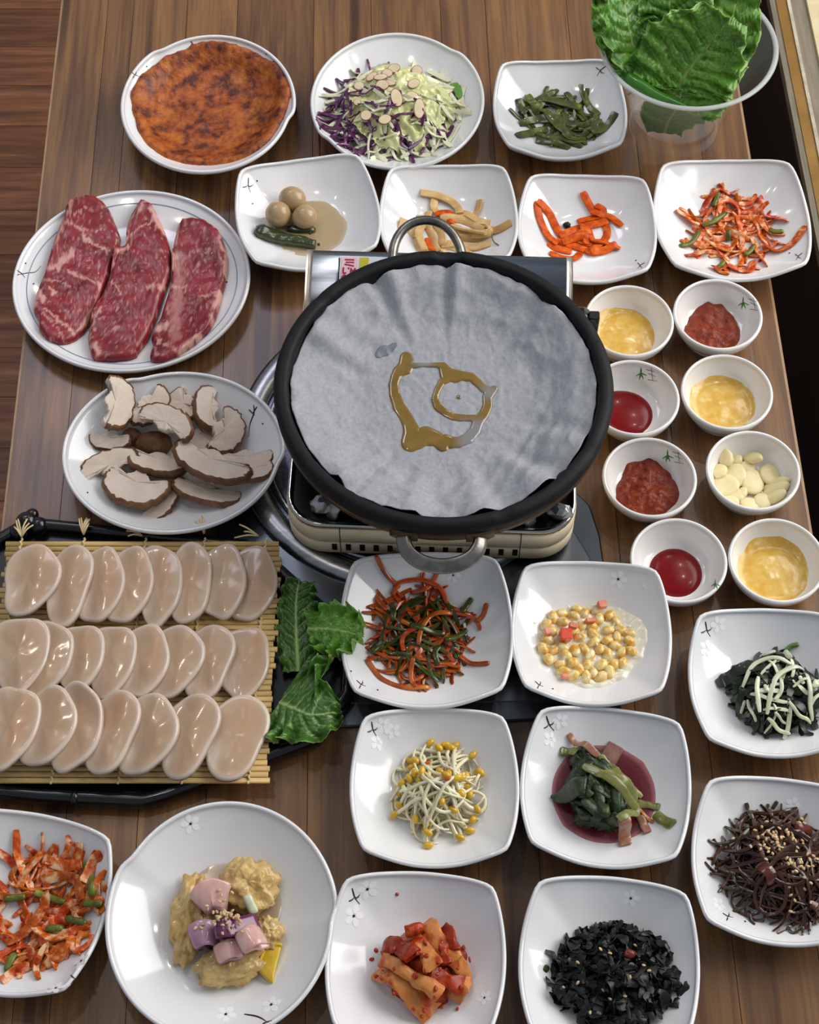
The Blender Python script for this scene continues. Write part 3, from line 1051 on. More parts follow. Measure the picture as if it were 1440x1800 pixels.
# the strokes are joined by their own neighbours only: far neighbours are skipped by distance
oil, V = puddle_multi(segs, .18056, 640, 590, pz, ZR - .028, .0007, .0011, 'oil_pool', OIL, (U(780, 710, ZR - .03)), margin=.35)
tag(oil, 'amber cooking oil drawn in loops on the baking paper', 'oil')
cl = []
for x, y, z in V:
    p = U(800, 750, ZR - .028)
    q = U(860, 690, ZR - .028)
    g = sstep(-.004, .010, (x - p.x)) * sstep(.004, -.010, (y - U(800, 735, ZR - .028).y))
    g = max(g, math.exp(-((x - q.x) ** 2 + (y - q.y) ** 2) / .0085 ** 2))
    q = U(745, 641, ZR - .028)
    g = max(g, math.exp(-((x - q.x) ** 2 + (y - q.y) ** 2) / .008 ** 2))
    cl.append(min(1, g * (1.0)) * .85)
setattr_f(oil, 'clear', cl)
spot, V = puddle([(140, 190, 32), (180, 160, 45), (220, 150, 45), (240, 150, 35), (285, 105, 26), (310, 92, 18)], .18056, 640, 590, lambda x, y: paper_z(x - pc.x, y - pc.y) + .0006, ZR - .028, .0007, .0004, 'wet_patch', mat('dark_wet_paper', '5f6670', '787f88', rough=.4, scale=200, stretch=(2, .5, 1)), None, margin=.35)
spot.data.transform(Matrix.Translation(-Vector(paper.location)))
spot.parent = paper

# ------------------------------------------------------------------ black tray, bamboo mat
tp = [(46, 915), (240, 934), (430, 955), (492, 1000), (580, 1080), (612, 1140), (610, 1215), (556, 1292), (292, 1392), (250, 1403), (60, 1394), (-90, 1380), (-110, 1150), (-30, 960)]
ZT = .019
tpw = [U(a, b, ZT) for a, b in tp]
tray = thing('black_tray', 'glossy black lacquer tray with bamboo-shaped rim under the bamboo mat', 'tray', tuple(sum(tpw, Vector()) / len(tpw))[:2] + (0,))
tc_ = Vector(tray.location)
P = [p - tc_ for p in tpw]
inner = [((p.x) * .985, p.y * .985) for p in P]
MB().prism(inner[::-1], .003, .009).out('tray_floor', BLACKP, tray)
loop = P + [P[0]]
pathp = []
for a, b in zip(loop, loop[1:]):
    for k in range(6): pathp.append(tuple((a + (b - a) * k / 6)[:2]) + (ZT - .008,))
pathp.append(pathp[0])
build('tray_rim', *sweep(pathp, const(.0065), const(.0085), 10, 2.4, cap=False), BLACKP, tray)
kb = P[0]
for i, (dx, dy, r) in enumerate(((0, 0, .0105), (.011, -.004, .009), (-.006, -.010, .009), (.004, .008, .0062))):
    rings = []
    for k in range(6):
        ph = math.pi * (k + .5) / 6
        rings.append([(kb.x + dx + r * math.sin(ph) * math.cos(2 * math.pi * j / 12), kb.y + dy + r * math.sin(ph) * math.sin(2 * math.pi * j / 12), ZT - .003 - r * .9 * math.cos(ph)) for j in range(12)])
    build('corner_knob', *loft(rings), BLACKP, tray)
for (a, b) in ((130, 1399), (240, 934)):
    p = U(a, b, ZT) - tc_
    build('rim_node', *sweep([(p.x - .003, p.y, ZT - .008), (p.x, p.y, ZT - .008), (p.x + .003, p.y, ZT - .008)], lambda t: .0068 + .0014 * math.sin(math.pi * t), lambda t: .0088 + .0014 * math.sin(math.pi * t), 10), BLACKP, tray)
for p in (P[0], P[3], P[7], P[10]):
    MB().box(p.x * .93 - .008, p.x * .93 + .008, p.y * .93 - .008, p.y * .93 + .008, 0, .004, .002).out('tray_foot', BLACKP, tray)

ZM = ZT + .0035
BAM = mat('bamboo_slat', 'cda866', 'ddbd82', 'bf9854', rough=.5, scale=9, stretch=(4, 60, 60), ramp=(.35, .65), objvar=.12, bump=.12, bscale=200)
TWI = mat('cream_twine', 'e5cf9f', 'd5bb86', rough=.7, scale=200)
mat_y0, mat_y1 = U(250, 950, ZM).y, U(250, 1376, ZM).y
NS = 44
bm0 = thing('bamboo_mat', 'woven bamboo slat mat laid on the black tray under the scallop slices', 'mat', (U(235, 1160, ZM).x, (mat_y0 + mat_y1) / 2, ZT - .001))
ml = Vector(bm0.location)
pitch = (mat_y0 - mat_y1) / NS
slat_mesh = None
xl0, xr0 = U(14, 950, ZM).x, U(494, 950, ZM).x
shear = (U(470, 1376, ZM).x - U(494, 950, ZM).x)
for i in range(NS):
    t = (i + .5) / NS
    y = mat_y0 - pitch * (i + .5)
    dx = shear * t + random.uniform(-.0022, .0022)
    if i == 0: dx -= .004
    if slat_mesh is None:
        hx = (xr0 - xl0) / 2
        v, f = sweep([(-hx, 0, 0), (-hx * .3, 0, 0), (hx * .3, 0, 0), (hx, 0, 0)], const(pitch * .465), const(.0016), 8, 3)
        o = build('slat', v, f, BAM, bm0, True)
        slat_mesh = o.data
    else:
        o = bpy.data.objects.new('slat', slat_mesh); COL.objects.link(o); o.parent = bm0
    o.location = ((xl0 + xr0) / 2 + dx - ml.x, y - ml.y, .0026 + random.uniform(-.0003, .0003))
for (xa, xb) in ((38, -30), (148, 90), (256, 208), (360, 320), (468, 437)):
    pts = []
    A, B = U(xa, 946, ZM), U(xb, 1378, ZM)
    n = NS * 4
    for k in range(n + 1):
        t = k / n
        p = A + (B - A) * t
        pts.append((p.x - ml.x + .0009 * math.sin(k * math.pi / 2), p.y - ml.y, .0036 + .0013 * abs(math.cos(math.pi * k / 4))))
    build('twine', *sweep(pts, const(.0011), const(.0011), 6), TWI, bm0)
for (px, py, sp, ln, nn, a0) in ((38, 944, .9, .016, 6, 0), (147, 940, .5, .015, 6, 0), (250, 942, .4, .018, 3, 75), (359, 938, .4, .017, 5, 10), (455, 942, .4, .02, 3, 80)):
    p = U(px, py, ZM + .002) - ml
    for k in range(nn):
        a = R(a0) + (k / max(1, nn - 1) - .5) * sp * 1.6 + random.uniform(-.1, .1)
        d_ = Vector((-math.sin(a), math.cos(a), 0))
        L_ = ln * random.uniform(.7, 1.15)
        P3 = [p, p + d_ * L_ * .5 + Vector((0, 0, .004)), p + d_ * L_ + Vector((random.uniform(-.002, .002), 0, .002))]
        build('twine_end', *sweep(smooth_path(P3, 7), const(.0008), const(.0006), 6), TWI, bm0)

# --- scallop slices
SCAL = mat('raw_scallop', 'b5997c', 'c0a487', 'cab296', rough=.24, coat=.35, scale=30, stretch=(1, .35, 1), ramp=(.32, .62), sss=.35, sssr=.006, objvar=.05, bump=.1, bscale=140, attr='tan', attrcol='c89468', attr2='rim', attrcol2='e4d8cc')
def scallop(px, py, wpx, hpx, ang, tilt, seed, zc, label, fold=0, milky=.5):
    rnd = random.Random(seed)
    p = U(px, py, zc)
    k = mpp(p)
    a, b = wpx / 2 * k, hpx / 2 * k / .87
    th = .0052
    n = 48
    rings, vals, tans = [], [], []
    ph = rnd.uniform(0, 6)
    def rad(t):
        return 1 + .05 * math.sin(2 * t + ph) + .05 * math.sin(3 * t + ph * 2) + .025 * math.sin(5 * t + ph) - .10 * math.exp(-((t - 3.5) / .3) ** 2)
    ca, sa = math.cos(ang), math.sin(ang)
    def ring(s, top, rimv):
        out = []
        for i in range(n):
            t = 2 * math.pi * i / n
            x, y = a * rad(t) * s * math.cos(t), b * rad(t) * s * math.sin(t)
            x *= 1 + .16 * y / b
            z = (th / 2 if top else -th / 2)
            if top:
                z += .0012 * (1 - s * s) * 0 + .0013 * fbm(x * 45 + seed, y * 30, 2) * (1 - s ** 6)
                z += .0010 * math.exp(-((x / a - .3) / .5) ** 2) * (1 - s ** 4)
            z += -.10 * (x / a) * abs(x / a) * .02
            if fold: z += fold * max(0, (x * .6 + y) / b) ** 2
            z2 = z
            q = (x * ca - y * sa, x * sa + y * ca)
            X = q[0] * math.cos(tilt) - z2 * math.sin(tilt)
            Z = q[0] * math.sin(tilt) + z2 * math.cos(tilt)
            out.append((p.x + X, p.y + q[1], p.z + Z))
            tans.append(.75 * math.exp(-((x / a - .35 - .15 * math.sin(ph)) / .38) ** 2) * (.55 + .45 * fbm(x * 30, y * 18, seed)) * (1 - .5 * max(0, -y / b)))
            mil = milky * 1.25 * math.exp(-(((x / a + .75) / .45) ** 2 + ((y / b + .45) / .4) ** 2)) * (0.6 + .8 * max(0, fbm(x * 150, y * 150, seed)))
            vals.append(min(1, max(rimv, mil)))
        return out
    for s, rv in ((.12, 0), (.3, 0), (.48, 0), (.64, 0), (.78, .05), (.88, .15), (.95, .55)): rings.append(ring(s, True, rv))
    rings.append(ring(1.0, True, .8)); 
    for i in range(n):
        x, y, z = rings[-1][i]; rings[-1][i] = (x, y, z - .0012)
    rings.append(ring(1.0, False, .7)); rings.append(ring(.9, False, .5))
    v, f = loft(rings)
    vals += [0, 0]; tans += [0, 0]
    o = build('scallop_slice', v, f, SCAL, origin=tuple(p))
    setattr_f(o, 'rim', vals); setattr_f(o, 'tan', np.clip(tans, 0, 1))
    tag(o, label, 'scallop', 'raw scallop slices on the bamboo mat')
rowd = [
    ('back', [(57, 1020, 84, 128), (122, 1030, 78, 138), (178, 1030, 76, 136), (228, 1030, 76, 138), (283, 1029, 76, 138), (336, 1027, 76, 134), (392, 1024, 78, 134), (444, 1028, 76, 136)], ZM + .0085),
    ('middle', [(36, 1151, 98, 132), (84, 1158, 84, 126), (140, 1157, 86, 116), (197, 1162, 82, 124), (252, 1164, 84, 128), (309, 1164, 86, 128), (365, 1165, 88, 124), (430, 1166, 82, 126)], ZM + .0095),
    ('front', [(22, 1277, 88, 136), (84, 1277, 90, 138), (136, 1281, 90, 138), (196, 1288, 90, 134), (260, 1292, 92, 140), (333, 1294, 92, 138), (415, 1297, 102, 138)], ZM + .0105)]
ordn = ['leftmost', 'second from the left', 'third from the left', 'fourth from the left', 'fifth from the left', 'sixth from the left', 'seventh from the left', 'rightmost']
sd = 0
for rname, lst, zc in rowd:
    for i, (px, py, wp, hp) in enumerate(lst):
        sd += 1
        on = 'rightmost' if i == len(lst) - 1 else ordn[i]
        last = i == len(lst) - 1
        lb = 'raw scallop slice, %s in the %s row on the bamboo mat' % (on, rname)
        if rname == 'front' and i == 2: lb = 'cupped raw scallop slice, third from the left in the front row'
        scallop(px - 4, py, wp * 1.14, hp, R(-2 if rname == 'back' else -7) + R(random.uniform(-4, 4)), R(3 if last else (14 if i else 9)), sd, zc + (-.004 if last else (.002 if i else .003)), lb, .006 if (rname == 'front' and i == 2) else 0, .95 if (i > 1 or rname == 'front') else .5)

# ------------------------------------------------------------------ leaves
def leaf_mat(name, c1, c2, c3):
    return mat(name, c1, c2, c3, rough=.38, scale=28, ramp=(.35, .62), coat=.15, bump=.4, bscale=190, attr='vein', attrcol='b8d07c', sss=.08, sssr=.003)
LETT = leaf_mat('lettuce_green', '4a7c22', '689f34', '8ab84e')
LETM = leaf_mat('deep_lettuce_green', '2c5212', '3c6a1a', '528226')
LETD = leaf_mat('dark_lettuce_green', '3a6a1a', '528a26', '70a63a')
def leaf(name, label, group, mid, wl, wr, nrm, seed, m, ruf=.006, freq=9, pucker=.0016, nu=110, nv=70, nveins=8, curl=0, cat='lettuce', ribw=.0014):
    """mid: points along the midrib; wl / wr half widths left and right along it (metres); nrm: the way the blade faces"""
    P = smooth_path(mid, nu + 1)
    WL = np.interp(np.linspace(0, 1, nu + 1), np.linspace(0, 1, len(wl)), wl)
    WR = np.interp(np.linspace(0, 1, nu + 1), np.linspace(0, 1, len(wr)), wr)
    T = np.gradient(P, axis=0)
    T /= np.linalg.norm(T, axis=1)[:, None]
    N0 = np.array(nrm, dtype=float)
    N0 /= np.linalg.norm(N0)
    v, vals = [], []
    for i in range(nu + 1):
        u = i / nu
        s = np.cross(T[i], N0)
        s /= np.linalg.norm(s)
        n_ = np.cross(s, T[i])
        for j in range(nv + 1):
            q = 2 * j / nv - 1
            e = abs(q)
            W = WR[i] if q > 0 else WL[i]
            jag = 1 + (.07 * fbm(u * 9 + seed, 3 * np.sign(q), 1) + .05 * fbm(u * 26 + seed, 5 * np.sign(q), 2)) * e
            off = W * q * jag
            tip = max(e, sstep(.8, 1, u))
            rf = ruf * (tip ** 2.4) * (math.sin(freq * (u + .35 * e * 0) * 2 * math.pi + seed + (2 if q > 0 else 0)) * .7 + 1.1 * fbm(u * freq * .9 + seed * 3, q * 2.2, 5))
            vp = (u * nveins - e * 1.6 + .12 * fbm(u * 6, q * 6, seed)) % 1.0
            dv = min(vp, 1 - vp)
            vein = math.exp(-(dv / .085) ** 2) * (1 - .5 * e) * .9
            rib = math.exp(-(off / (ribw * (1.25 - u))) ** 2)
            pk = pucker * ((1 - math.exp(-(dv / .2) ** 2)) + .5 * fbm(u * 22 + seed, q * 15, 3)) * (1 - rib) * min(1, 4 * (1 - u))
            cu = curl * e * e * W
            pos = P[i] + s * off + n_ * (rf + pk + cu + .0012 * rib)
            v.append(pos)
            vals.append(min(1, max(rib * .6, vein * .45, .35 * sstep(.93, 1.0, e))))
    f = []
    for i in range(nu):
        for j in range(nv):
            a = i * (nv + 1) + j
            f.append((a, a + 1, a + nv + 2, a + nv + 1))
    o = build(name, v, f, m, origin=tuple(P[nu // 2]))
    setattr_f(o, 'vein', vals)
    s_ = o.modifiers.new('thickness', 'SOLIDIFY'); s_.thickness = .0006; s_.offset = 0
    tag(o, label, cat, group)
    return o
def pl3(lst, sc=1, ox=0, oy=0): return [tuple(U(ox + a * sc, oy + b * sc, z)) for a, b, z in lst]
g8 = (.1889, 470, 1000)
k8 = .1889 * mpp(U(550, 1150, .03))
leaf('lettuce_leaf', 'dark green lettuce leaf lying flat along the upper right of the mat', 'lettuce by the mat', pl3([(290, 960, .016), (270, 600, .019), (270, 300, .021), (300, 90, .024)], *g8), [k8 * 150, k8 * 190, k8 * 170, k8 * 120], [k8 * 170, k8 * 230, k8 * 230, k8 * 190, k8 * 150], (0, -.2, 1), 3, LETM, ruf=.006, freq=7)
leaf('lettuce_leaf', 'bright green curled lettuce leaf touching the shredded scallion dish', 'lettuce by the mat', pl3([(380, 560, .024), (560, 560, .034), (740, 590, .041), (905, 640, .044)], *g8), [k8 * 150, k8 * 250, k8 * 260, k8 * 230, k8 * 60], [k8 * 120, k8 * 230, k8 * 270, k8 * 220, k8 * 60], (.1, -.2, 1), 8, LETT, ruf=.015, freq=5, pucker=.0022, nveins=6)
leaf('lettuce_leaf', 'large green frilled lettuce leaf beside the front right mat corner', 'lettuce by the mat', pl3([(115, 1245, .026), (250, 1300, .031), (420, 1360, .034), (690, 1330, .032)], *g8), [k8 * 420, k8 * 560, k8 * 600, k8 * 420, k8 * 150], [k8 * 260, k8 * 380, k8 * 300, k8 * 260, k8 * 90], (0, -.15, 1), 5, LETM, ruf=.0095, freq=5, pucker=.0014, nveins=6)

# --- clear basket with lettuce
bc = U(1183, 222, 0)
bk = thing('lettuce_basket', 'clear plastic flared bowl holding lettuce at the far right', 'bowl', (bc.x, bc.y, 0))
CLR = mat('clear_plastic', 'e8ecea', rough=.05, alpha=.09, coat=.6, spec=.7)
rb, rt, hb = 78 * mpp(bc), .0875, .118
prof2 = [(rb * .96, 0), (rb, .002), (rb * .985, .006), (rb * .93, .010), (rb * .93, .013), (rb * 1.0, .017), (rb * 1.04, .024), (rb * 1.12, .045), (rb * 1.32, .075), (rt * .93, .105), (rt * .985, hb - .003), (rt * 1.02, hb - .002), (rt * 1.03, hb), (rt * 1.0, hb + .001), (rt * .965, hb - .002), (rt * .91, .105), (rb * 1.28, .075), (rb * 1.08, .045), (rb * 1.0, .026), (rb * .9, .019), (rb * .4, .017)]
v, f = loft([[(r * math.cos(2 * math.pi * i / 96), r * math.sin(2 * math.pi * i / 96), z) for i in range(96)] for r, z in prof2])
build('clear_bowl', v, f, CLR, bk)
ring_obj('rim_lip', rt * 1.01, [(.0028 * math.cos(a), hb + .0005 + .0018 * math.sin(a)) for a in [2 * math.pi * i / 8 for i in range(8)]], mat('frosted_plastic_rim', 'd2d6d4', rough=.15, alpha=.55), bk, c=Vector((0, 0, 0)))
g3 = (.26389, 1020, 0)
k3 = .26389 * mpp(U(1215, 80, .14))
face = (-.1, -.75, .66)
leaf('lettuce_leaf', 'front lettuce leaf with pale midrib in the clear bowl', 'lettuce in the clear bowl', pl3([(600, 690, .085), (700, 500, .115), (850, 310, .145), (1010, 110, .178)], *g3), [k3 * 230, k3 * 380, k3 * 400, k3 * 330, k3 * 150], [k3 * 330, k3 * 360, k3 * 330, k3 * 270, k3 * 120], face, 2, LETT, ruf=.009, freq=7, pucker=.0040, nveins=9, nu=170, nv=120, ribw=.0017)
leaf('lettuce_leaf', 'dark lettuce leaf leaning over the left rim of the clear bowl', 'lettuce in the clear bowl', pl3([(420, 560, .085), (370, 380, .120), (320, 190, .150), (280, -60, .175)], *g3), [k3 * 130, k3 * 170, k3 * 200, k3 * 210, k3 * 160], [k3 * 90, k3 * 150, k3 * 190, k3 * 200, k3 * 160], (.5, -.6, .62), 11, LETD, ruf=.008, freq=6, pucker=.0022)
leaf('lettuce_leaf', 'frilly lettuce leaf edge at the far left of the clear bowl', 'lettuce in the clear bowl', pl3([(330, 480, .090), (240, 330, .115), (190, 170, .135), (160, -30, .150)], *g3), [k3 * 60, k3 * 90, k3 * 110, k3 * 110, k3 * 80], [k3 * 130, k3 * 170, k3 * 170, k3 * 160, k3 * 120], (-.1, -.5, .8), 14, LETT, ruf=.010, freq=7, pucker=.002)
leaf('lettuce_leaf', 'shaded lettuce leaf at the back middle of the clear bowl', 'lettuce in the clear bowl', pl3([(640, 450, .090), (620, 250, .130), (600, 60, .160), (580, -150, .185)], *g3), [k3 * 150, k3 * 200, k3 * 210, k3 * 180], [k3 * 200, k3 * 260, k3 * 280, k3 * 200], (-.1, -.8, .5), 17, LETD, ruf=.008, freq=5, pucker=.0022)
leaf('lettuce_leaf', 'frilly lettuce leaf at the right behind the front leaf', 'lettuce in the clear bowl', pl3([(840, 560, .078), (930, 380, .110), (1010, 190, .140), (1040, -60, .165)], *g3), [k3 * 150, k3 * 200, k3 * 220, k3 * 180], [k3 * 190, k3 * 200, k3 * 200, k3 * 150], (-.25, -.6, .75), 21, LETT, ruf=.008, freq=6, pucker=.0024)
leaf('lettuce_leaf', 'lettuce leaf pressed inside the clear bowl wall below the rim', 'lettuce in the clear bowl', pl3([(560, 880, .026), (590, 800, .050), (640, 720, .078), (680, 600, .105)], *g3), [k3 * 110, k3 * 200, k3 * 230, k3 * 200], [k3 * 120, k3 * 200, k3 * 250, k3 * 200], (-.05, -.9, .3), 25, LETD, ruf=.003, freq=4, pucker=.0016)
P = smooth_path(pl3([(270, 500, .112), (380, 560, .108), (520, 640, .102), (720, 716, .096)], *g3), 26)
o = build('green_chilli', *sweep(P, lambda t: .0075 * (.2 + .8 * min(1, t / .12)) * (1 - .8 * t ** 3), lambda t: .0070 * (.2 + .8 * min(1, t / .12)) * (1 - .8 * t ** 3), 14), mat('glossy_green_pepper', '2a6318', '3c7a22', rough=.22, coat=.4, scale=30), origin=tuple(P[12]))
tag(o, 'long green pepper lying along the front rim of the clear bowl', 'pepper')
# ------------------------------------------------------------------ food: things settle on the surface below them
class Heap:
    """height of a dish and of what already lies in it; new pieces are laid on top"""
    def __init__(s, d, half=None, res=.0013):
        s.d = d
        half = half or d.rad * 1.02
        s.res = res
        s.n = int(2 * half / res) + 1
        s.x0, s.y0 = d.c.x - half, d.c.y - half
        s.H = np.zeros((s.n, s.n))
        dn = Vector((0, 0, -1))
        for j in range(s.n):
            for i in range(s.n):
                h = d.bvh.ray_cast(Vector((s.x0 + i * res, s.y0 + j * res, d.c.z + .2)), dn)[0]
                s.H[j, i] = h.z if h else d.c.z
    def ij(s, x, y):
        return min(s.n - 1, max(0, int(round((x - s.x0) / s.res)))), min(s.n - 1, max(0, int(round((y - s.y0) / s.res))))
    def h(s, x, y):
        i, j = s.ij(x, y)
        return s.H[j, i]
    def top(s, x, y, r, q=.8):
        i, j = s.ij(x, y)
        k = max(1, int(r / s.res))
        return float(np.quantile(s.H[max(0, j - k):j + k + 1, max(0, i - k):i + k + 1], q))
    def stamp(s, x, y, r, z):
        i, j = s.ij(x, y)
        k = max(1, int(r / s.res))
        a = s.H[max(0, j - k):j + k + 1, max(0, i - k):i + k + 1]
        np.maximum(a, z, out=a)
    def lay(s, path, wd, th, stiff=8, sink=.35, lift=0):
        """path: x, y points; returns the settled 3-D path"""
        P = np.asarray(path, dtype=float)[:, :2]
        n = len(P)
        zd = np.array([max(s.h(x, y), s.top(x, y, wd * .6, .7)) for x, y in P]) + th * (1 - sink)
        z = zd.copy()
        for _ in range(stiff):
            zz = z.copy()
            zz[1:-1] = (z[:-2] + z[2:]) / 2
            zz[0] = z[0]; zz[-1] = z[-1]
            z = np.maximum(zd, .5 * zz + .5 * z)
        z = z + lift
        for _ in range(2):
            z[1:-1] = .5 * z[1:-1] + .25 * (z[:-2] + z[2:])
        for (x, y), q in zip(P, z): s.stamp(x, y, wd * .8, q + th * .6)
        return np.column_stack([P, z])

HEAPS = {}
def heap(key):
    if key not in HEAPS: HEAPS[key] = Heap(DISHES[key])
    return HEAPS[key]

def px_path(pts, sc, ox, oy, z, n=16):
    return smooth_path([tuple(U(ox + a * sc, oy + b * sc, z))[:2] for a, b in pts], n)

def strip(key, path, hw, ht, m, name, label, cat, group, prof=2.4, k=8, stiff=8, sink=.35, roll=0, tf=None, wf=None, lift=0, jit=0):
    H = heap(key)
    P = H.lay(path, hw, ht, stiff, sink, lift)
    v, f = sweep(P, wf or taper(hw, .72, .06), tf or taper(ht, .7, .06), k, prof, roll)
    if jit:
        v = [np.array(q) + jit * np.array(noise.noise_vector(Vector(q) * 90)) + .5 * jit * np.array(noise.noise_vector(Vector(q) * 220)) for q in v]
    o = build(name, v, f, m, origin=tuple(P[len(P) // 2]))
    if prof >= 3: crisp(o)
    tag(o, label, cat, group)
    return o

def rand_path(rnd, cx, cy, rx, ry, length, curve, n=14, wig=.25):
    """a bent line inside an ellipse (metres)"""
    for _ in range(30):
        a = rnd.uniform(0, 2 * math.pi)
        q = math.sqrt(rnd.random())
        x, y = cx + rx * q * math.cos(a), cy + ry * q * math.sin(a)
        hd = rnd.uniform(0, 2 * math.pi)
        kap = rnd.gauss(0, 1) * curve
        pts = []
        hh = hd
        stp = length / (n - 1)
        px, py = x - math.cos(hd) * length / 2, y - math.sin(hd) * length / 2
        for i in range(n):
            pts.append((px, py))
            hh += kap * stp + rnd.gauss(0, wig) * .4
            px += math.cos(hh) * stp
            py += math.sin(hh) * stp
        pts = np.array(pts)
        e = ((pts[:, 0] - cx) / (rx * 1.15)) ** 2 + ((pts[:, 1] - cy) / (ry * 1.15)) ** 2
        if e.max() < 1.15: return pts
    return pts

def region(px, py, rx, ry, z):
    c = U(px, py, z)
    k = mpp(c)
    asp = max(.7, min(1, math.sin(PITCH - math.atan((900 - py) / FPX))))
    return c.x, c.y, rx * k, ry * k / asp

def pile(key, n, reg, z, length, hw, ht, m, name, label, cat, group, seed, curve=25, prof=2.4, stiff=6, sink=.5, k=6, npt=14, stuff=False, roll=0, wig=.25, ends=.65, jit=0):
    """n loose strips thrown on a pile; stuff=True joins what nobody could count"""
    rnd = random.Random(seed)
    cx, cy, rx, ry = region(*reg, z)
    mb = MB()
    for i in range(n):
        L_ = rnd.uniform(*length)
        P = rand_path(rnd, cx, cy, rx, ry, L_, curve, npt, wig)
        w_, t_ = rnd.uniform(*hw), rnd.uniform(*ht)
        P3 = heap(key).lay(P, w_, t_, stiff, sink)
        r0_, r1_ = rnd.uniform(-roll, roll), rnd.uniform(-roll, roll)
        v, f = sweep(P3, taper(w_, ends, .10), taper(t_, .7, .06), k, prof, lambda t: r0_ + (r1_ - r0_) * t)
        if jit: v = [np.array(q) + jit * np.array(noise.noise_vector(Vector(q) * 110)) for q in v]
        if stuff: mb.add(v, f)
        else:
            o = build(name, v, f, m, origin=tuple(P3[len(P3) // 2]))
            if prof >= 3: crisp(o)
            tag(o, label, cat, group)
    if stuff:
        o = mb.out(name, m, None, True, origin=(cx, cy, DISHES[key].c.z + .01))
        tag(o, label, cat, group, 'stuff')
        if prof >= 3: crisp(o)
        return o

def blob(name, label, cat, group, p, a, b, c, m, seed=0, amp=.12, freq=2.0, rz=0, nu=18, nv=28, flat=0, parent=None, tilt=0, pw=1):
    """a rounded lump with uneven skin: half sizes a, b, c"""
    cr, sr = math.cos(rz), math.sin(rz)
    ct, st_ = math.cos(tilt), math.sin(tilt)
    rings = []
    for i in range(nu):
        ph = math.pi * (i + .5) / nu
        rg = []
        for j in range(nv):
            th = 2 * math.pi * j / nv
            d_ = Vector((math.sin(ph) * math.cos(th), math.sin(ph) * math.sin(th), -math.cos(ph)))
            k = 1 + amp * noise.fractal(d_ * freq + Vector((seed * 3.7, seed, 0)), .9, 2.1, 4)
            x, y, z = d_.x * a * k, d_.y * b * k, math.copysign(abs(d_.z) ** pw, d_.z) * c * k
            if flat and z < -c * flat: z = -c * flat
            x, z = x * ct - z * st_, x * st_ + z * ct
            rg.append((p[0] + x * cr - y * sr, p[1] + x * sr + y * cr, p[2] + z))
        rings.append(rg)
    o = build(name, *loft(rings), m, origin=tuple(p) if parent is None else None)
    if parent is None: tag(o, label, cat, group)
    return o

def field(key, reg, z, name, label, cat, m, hfun, step=.0012, group=None, kind=None, use_heap=True, mark=True):
    """a mound or pool given by its height over the dish: hfun(u, v, x, y) with u, v in -1..1; below zero it is under the surface"""
    cx, cy, rx, ry = region(*reg, z)
    H = heap(key)
    nx, ny = int(2.3 * rx / step), int(2.3 * ry / step)
    v, idx, f = [], {}, []
    G = {}
    for j in range(ny + 1):
        for i in range(nx + 1):
            u, q = (i / nx * 2 - 1) * 1.15, (j / ny * 2 - 1) * 1.15
            x, y = cx + u * rx, cy + q * ry
            hh = hfun(u, q, x, y)
            if hh > -.0025: G[(i, j)] = (x, y, hh)
    for (i, j), (x, y, hh) in G.items():
        if (i + 1, j) in G and (i, j + 1) in G and (i + 1, j + 1) in G:
            q = []
            for kk in ((i, j), (i + 1, j), (i + 1, j + 1), (i, j + 1)):
                if kk not in idx:
                    X, Y, h_ = G[kk]
                    idx[kk] = len(v)
                    v.append((X, Y, H.h(X, Y) + h_ if use_heap else h_))
                q.append(idx[kk])
            f.append(tuple(q))
    if use_heap and v:
        # even out the steps of the height grid
        A = np.array(v)
        nb = {}
        E = set()
        for q in f:
            for a_, b_ in zip(q, q[1:] + q[:1]): E.add((min(a_, b_), max(a_, b_)))
        E = np.array(list(E))
        for _ in range(2):
            sm_ = A[:, 2].copy(); ct = np.ones(len(A))
            np.add.at(sm_, E[:, 0], A[E[:, 1], 2]); np.add.at(sm_, E[:, 1], A[E[:, 0], 2])
            np.add.at(ct, E[:, 0], 1); np.add.at(ct, E[:, 1], 1)
            A[:, 2] = sm_ / ct
        v = A.tolist()
    o = build(name, v, f, m, origin=(cx, cy, DISHES[key].c.z + .01))
    tag(o, label, cat, group, kind)
    if mark:
        for x, y, zz in v: H.stamp(x, y, step, zz)
    return o

